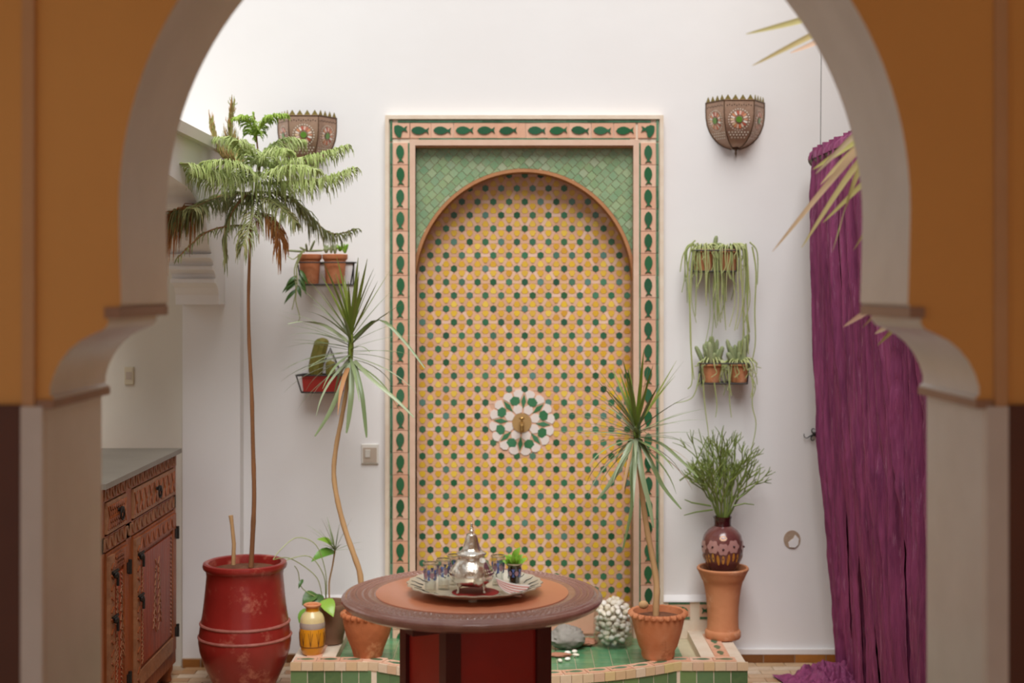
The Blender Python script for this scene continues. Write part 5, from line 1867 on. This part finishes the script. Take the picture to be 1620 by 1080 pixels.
# ------------------------------------------------------------------ glass jar of pebbles, rocks
jx_, jy_ = W(970, 460, 5.60).x, 5.60
jr, jh = .079, .125
jar = thing('glass_jar', (jx_, jy_, IZ - .001), 'round glass bowl heaped with white pebbles on the basin floor', 'jar')
t = MB(); t.lathe([(.0001, 0), (.055, 0), (.068, .006), (.077, .03), (jr, .07), (jr - .002, jh), (jr - .0045, jh), (jr - .0035, .07), (.0735, .03), (.065, .009), (.0001, .004)], (jx_, jy_, IZ - .001), 40)
t.build('bowl', 'glass', jar, smooth=True, ang=50)
random.seed(17)
pm = []
for k_ in range(6):
    t = MB(); t.ball((0, 0, 0), (rnd(.013, .018), rnd(.010, .013), rnd(.008, .011)), 10, 7)
    t.v = [(x * (1 + .12 * math.sin(60 * y + k_)), y * (1 + .1 * math.sin(70 * z + k_)), z) for x, y, z in t.v]
    pm.append(t.mesh('pebble', 'pebble', True, 80))
pos = []
tries = 0
while len(pos) < 150 and tries < 60000:
    tries += 1
    z = rnd(.016, .185)
    rmax = .061 if z < .12 else max(.0, .061 * (1 - ((z - .12) / .07) ** 2) + .004)
    if z < .03: rmax = .05
    r_ = rmax * math.sqrt(rnd(0.12, 1)); a = rnd(0, 6.283)
    p = Vector((r_ * math.cos(a), r_ * math.sin(a), z))
    if all((p - q_).length > .0185 for q_ in pos): pos.append(p)
for p in pos:
    o = place('pebble', random.choice(pm), None, (jx_ + p.x, jy_ + p.y, IZ + p.z), (rnd(-.6, .6), rnd(-.6, .6), rnd(0, 6)))
    tag(o, 'white pebble in the heap filling the round glass bowl', 'pebble', 'white pebbles in the glass bowl')


def rock(px, py, d, s, m, label, seed, cat='rock', z=None):
    random.seed(seed)
    c = W(px, py, d)
    t = MB()
    t.ball((0, 0, 0), (1, 1, 1), 36, 22)
    vv = []
    ph = [rnd(0, 6) for _ in range(6)]
    for v in t.v:
        v = Vector(v)
        k_ = 1 + .30 * noise.noise(v * 1.3 + Vector((ph[0], 0, 0))) + .30 * abs(noise.noise(v * 3.1 + Vector((0, ph[1], 0)))) + .14 * noise.noise(v * 7.5 + Vector((0, 0, ph[2])))
        vv.append((c.x + v.x * s[0] * k_, d + v.y * s[1] * k_, (z if z is not None else IZ - .001) + s[2] * 1.0 + v.z * s[2] * min(k_, 1.0 if v.z < 0 else 9)))
    t.v = vv
    zm = min(v[2] for v in t.v)
    t.v = [(x, y, zz - zm + (z if z is not None else IZ - .001)) for x, y, zz in t.v]
    t.build('rock', m, None, smooth=True, ang=60, label=label, cat=cat)


rock(896, 990, 5.55, (.066, .042, .046), 'rock', 'large rough grey rock on the basin floor beside the table', 3)
rock(926, 1010, 5.60, (.040, .028, .015), 'redstone', 'flat brown stone at the foot of the grey rock', 8)
rock(884, 1030, 5.43, (.045, .02, .007), 'redstone', 'flat reddish stone lying among small white pebbles on the basin floor', 5)
for i, (px, d, lab) in enumerate(((898, 5.46, 'white pebble nearest the flat reddish stone'), (909, 5.48, 'uppermost loose white pebble on the basin floor'), (911, 5.43, 'rightmost loose white pebble on the basin floor'),
                             (898, 5.37, 'right one of the two lowest loose pebbles on the basin floor'), (886, 5.345, 'lowest left loose white pebble on the basin floor'))):
    o = place('pebble', pm[i], None, (W(px, 0, d).x, d, IZ + .0065), (0, 0, i * 1.3), (.85, .85, .7))
    tag(o, lab, 'pebble')

# ------------------------------------------------------------------ purple cloth on its pole
pa = W(1292, 252, 5.62)
pole = thing('hanging_pole', (pa.x, 4.8, pa.z), 'dark wooden pole hung by wire, carrying the purple cloth', 'pole')
t = MB(); t.tube([(pa.x, 3.6, pa.z), (pa.x, 5.0, pa.z), (pa.x, 5.62, pa.z)], .030, 16)
t.build('rod', 'polewood', pole, smooth=True, ang=50)
t = MB(); t.ball((pa.x, 5.625, pa.z), (.034, .022, .034), 14, 8); t.build('end_knob', 'polewood', pole, smooth=True)
wx = W(1307, 0, 5.56)
t = MB(); t.tube([(pa.x, 5.55, pa.z + .03), (pa.x + .003, 5.55, pa.z + .4), (pa.x - .004, 5.55, pa.z + .9), (pa.x, 5.55, 3.9)], .0014, 5); t.tube([(pa.x + .034 * math.cos(a), 5.55, pa.z + .034 * math.sin(a)) for a in [6.283 * i / 12 for i in range(13)]], .002, 5)
t.build('hanging_wire', 'iron', pole)
random.seed(41)
NU, NV = 400, 150
y0, y1 = 5.60, 3.95
cl = MB()
fr = [(rnd(18, 60), rnd(0, 6), rnd(.004, .016)) for _ in range(9)]
fr += [(rnd(70, 140), rnd(0, 6), rnd(.002, .005)) for _ in range(6)]


def cloth_pt(u, v):
    """u along the pole, v from the pole (0) down to the floor (1)"""
    yy_ = y0 + (y1 - y0) * u
    z = (pa.z + .036) * (1 - v) + .012 * v
    xx = pa.x + .028 + .105 * v - .040 * min(1, v * 14)
    amp = .4 + .6 * min(1, v * 4)
    o_ = .05 * noise.noise((yy_ * 6, z * .8, 3.1)) + .060 * noise.noise((yy_ * 14, z * 1.1, 7.7)) + .034 * noise.noise((yy_ * 30, z * 1.8, 1.7)) + .010 * noise.noise((yy_ * 60, z * 4, 8.7)) + .005 * noise.noise((yy_ * 90, z * 16, 5.5)) + .006 * noise.noise((yy_ * 30, z * 24, 9.5))
    sw = .035 * noise.noise((z * 1.5, u * 3, .3)) + .016 * noise.noise((z * 6, u * 9, 4.3))
    return Vector((xx + o_ * amp, yy_ + sw * (.3 + v) - .03 * v * (1 - u), z))


vv = [cloth_pt(i / NU, j / NV) for j in range(NV + 1) for i in range(NU + 1)]
ff = [(j * (NU + 1) + i, j * (NU + 1) + i + 1, (j + 1) * (NU + 1) + i + 1, (j + 1) * (NU + 1) + i) for j in range(NV) for i in range(NU)]
cl.add(vv, ff)
cloth = thing('purple_cloth', (pa.x, 4.8, 0), 'long purple crinkled cloth hanging in folds from the pole to the floor', 'cloth')
o = cl.build('drape', 'purple', cloth, smooth=True, ang=180)
# loose strips hanging in front of it
for k_ in range(17):
    yc = y0 - .045 - k_ * .098
    ph1, wd0, xo = rnd(0, 50), rnd(.085, .125), rnd(-.018, .012)
    t = MB()
    vv = []
    NS, NT = 20, 130
    for j in range(NT + 1):
        v = j / NT
        z = (pa.z + .04) * (1 - v) + .012 * v
        cyy = yc + .05 * noise.noise((ph1, z * 1.1, 1.5)) * min(1, v * 5) - .03 * v * (1 - k_ / 17)
        wdt = wd0 * (.86 + .5 * noise.noise((ph1, z * 1.4, 9.1)) * min(1, v * 4))
        xb = pa.x - .020 - .024 * min(1, v * 12) + .105 * v + (xo + .03 * noise.noise((ph1, z * .9, 4.4))) * min(1, v * 6)
        for i in range(NS + 1):
            u = i / NS - .5
            b_ = -.026 * math.cos(u * math.pi) + .020 * noise.noise((ph1 + u * 3.2, z * 1.6, 2.0)) + .010 * noise.noise((ph1 + u * 8, z * 4.0, 6.0)) + .0035 * noise.noise((ph1 + u * 16, z * 22, 3.0))
            vv.append((xb + b_ + .02, cyy + u * wdt, z))
    ff = [(j * (NS + 1) + i, j * (NS + 1) + i + 1, (j + 1) * (NS + 1) + i + 1, (j + 1) * (NS + 1) + i) for j in range(NT) for i in range(NS)]
    t.add(vv, ff)
    t.build('strip', 'purple', cloth, smooth=True, ang=180)
# wrap over the pole
t = MB()
NU2 = 120
vv = []
for i in range(NU2 + 1):
    yy_ = y0 + (y1 - y0) * i / NU2
    for k_ in range(9):
        a = math.pi * (1.05 - 1.6 * k_ / 8)
        rr = .037 + .004 * math.sin(70 * yy_ + k_) + .003 * math.sin(131 * yy_)
        dz = 0 if k_ < 8 else -.12
        vv.append((pa.x + rr * math.cos(a), yy_, pa.z + rr * math.sin(a) + dz))
ff = [(i * 9 + k_, i * 9 + k_ + 1, (i + 1) * 9 + k_ + 1, (i + 1) * 9 + k_) for i in range(NU2) for k_ in range(8)]
t.add(vv, ff)
t.build('pole_wrap', 'purple', cloth, smooth=True, ang=180)
# gathered tail lying on the floor
t = MB()
vv = []
NA_, NB_ = 80, 60
for i in range(NA_ + 1):
    f = i / NA_
    for j in range(NB_ + 1):
        g_ = j / NB_
        x = 1.36 - f * .34 + .012 * math.sin(9 * g_ + 5 * f)
        y = 5.60 - g_ * .42 - .10 * f + .02 * math.sin(14 * f + 3 * g_)
        env = math.sin(math.pi * g_) ** .6 * (1 - f ** 3)
        z = .012 + env * (.035 + .10 * abs(noise.noise((f * 5, g_ * 7, 2.2))) + .05 * abs(noise.noise((f * 14, g_ * 17, 6.2))))
        vv.append((x, y, z))
ff = [(i * (NB_ + 1) + j, (i + 1) * (NB_ + 1) + j, (i + 1) * (NB_ + 1) + j + 1, i * (NB_ + 1) + j + 1) for i in range(NA_) for j in range(NB_)]
t.add(vv, ff)
t.build('floor_tail', 'purple', cloth, smooth=True, ang=180)

# ------------------------------------------------------------------ palm behind the right pillar
random.seed(55)
pb = Vector((1.22, 3.30, 0))
palm = thing('potted_palm', pb, 'palm with pale blades reaching past the right edge of the arch', 'plant')
pot(palm, pb, flowerpot_prof(.12, .16, .30, .016, .012, .03), 'terra2', 'pot', 36)
soil_disc(palm, (pb.x, pb.y, .268), .145)
pd3 = 3.25
crown = Vector((1.20, 3.30, 1.15))
t = MB(); t.tube([pb + Vector((0, 0, .26)), Vector((1.21, 3.3, .7)), crown], [.035, .03, .024], 10); t.build('stem', 'palm_stem', palm, smooth=True)
fronds = []
for pts in ([crown, W(1560, 330, pd3), W(1500, 60, pd3), W(1420, -60, pd3), W(1330, -110, pd3)],
            [crown, W(1540, 420, pd3), W(1470, 240, pd3), W(1420, 150, pd3), W(1395, 120, pd3)],
            [crown, W(1560, 560, pd3), W(1490, 460, pd3), W(1450, 445, pd3), W(1415, 450, pd3)],
            [crown, Vector((1.3, 3.1, 1.7)), Vector((1.42, 2.95, 2.0))], [crown, Vector((1.35, 3.5, 1.6)), Vector((1.42, 3.7, 1.75))]):
    t = MB(); s3 = spline(pts, 6); t.tube(s3, [.006 * (1 - .6 * i / len(s3)) for i in range(len(s3))], 6)
    fronds.append((t.build('rachis', 'palm_stem', palm, smooth=True), s3))
blades = [[(1375, -10), (1290, 25), (1180, 54)], [(1390, 10), (1300, 48), (1190, 104)], [(1400, 0), (1310, 58), (1250, 84)],
          [(1420, 160), (1350, 215), (1290, 275)], [(1420, 175), (1345, 250), (1222, 398)], [(1425, 185), (1350, 268), (1268, 392)], [(1430, 200), (1362, 262), (1316, 400)],
          [(1430, 190), (1352, 238), (1298, 292)], [(1425, 180), (1350, 226), (1286, 268)], [(1440, 220), (1366, 290), (1302, 352)], [(1450, 240), (1380, 345), (1350, 396)],
          [(1440, 450), (1385, 484), (1334, 517)], [(1450, 450), (1400, 482), (1364, 518)], [(1460, 452), (1415, 506), (1384, 528)], [(1470, 455), (1420, 512), (1388, 546)]]
for b in blades:
    dd_ = pd3 + rnd(-.12, .15)
    pts = spline([W(b[0][0], b[0][1], pd3), W(b[1][0], b[1][1], (pd3 + dd_) / 2), W(b[2][0], b[2][1], dd_)], 6)
    kk = len(pts)
    wd = rnd(.0065, .0095)
    t = MB(); t.blade(pts, [wd * min(1, .5 + i * .12) * (1 - (i / (kk - 1)) ** 2.6) + .0006 for i in range(kk)], (.3, 0, 1), .3)
    t.build('blade', 'palm', palm, smooth=True, ang=80)
for fi, s3 in fronds:
    kk = len(s3)
    for i in range(4, kk, 1):
        p = s3[i]
        tg = (s3[min(i + 1, kk - 1)] - s3[i - 1]).normalized()
        sd = Vector((.85, rnd(-.4, .4), rnd(-.3, .2)))
        e = p + (sd * .8 + tg * .7) * rnd(.14, .2)
        if e.x > 1.5: e.x = 1.5
        t = MB(); m_ = p.lerp(e, .5) + Vector((0, 0, .02))
        pts = bez(p, m_, e, 6)
        t.blade(pts, [.008 * (1 - (k_ / 6) ** 2.4) + .0006 for k_ in range(7)], (0, .4, 1), .3)
        t.build('blade', 'palm', palm, smooth=True, ang=80)
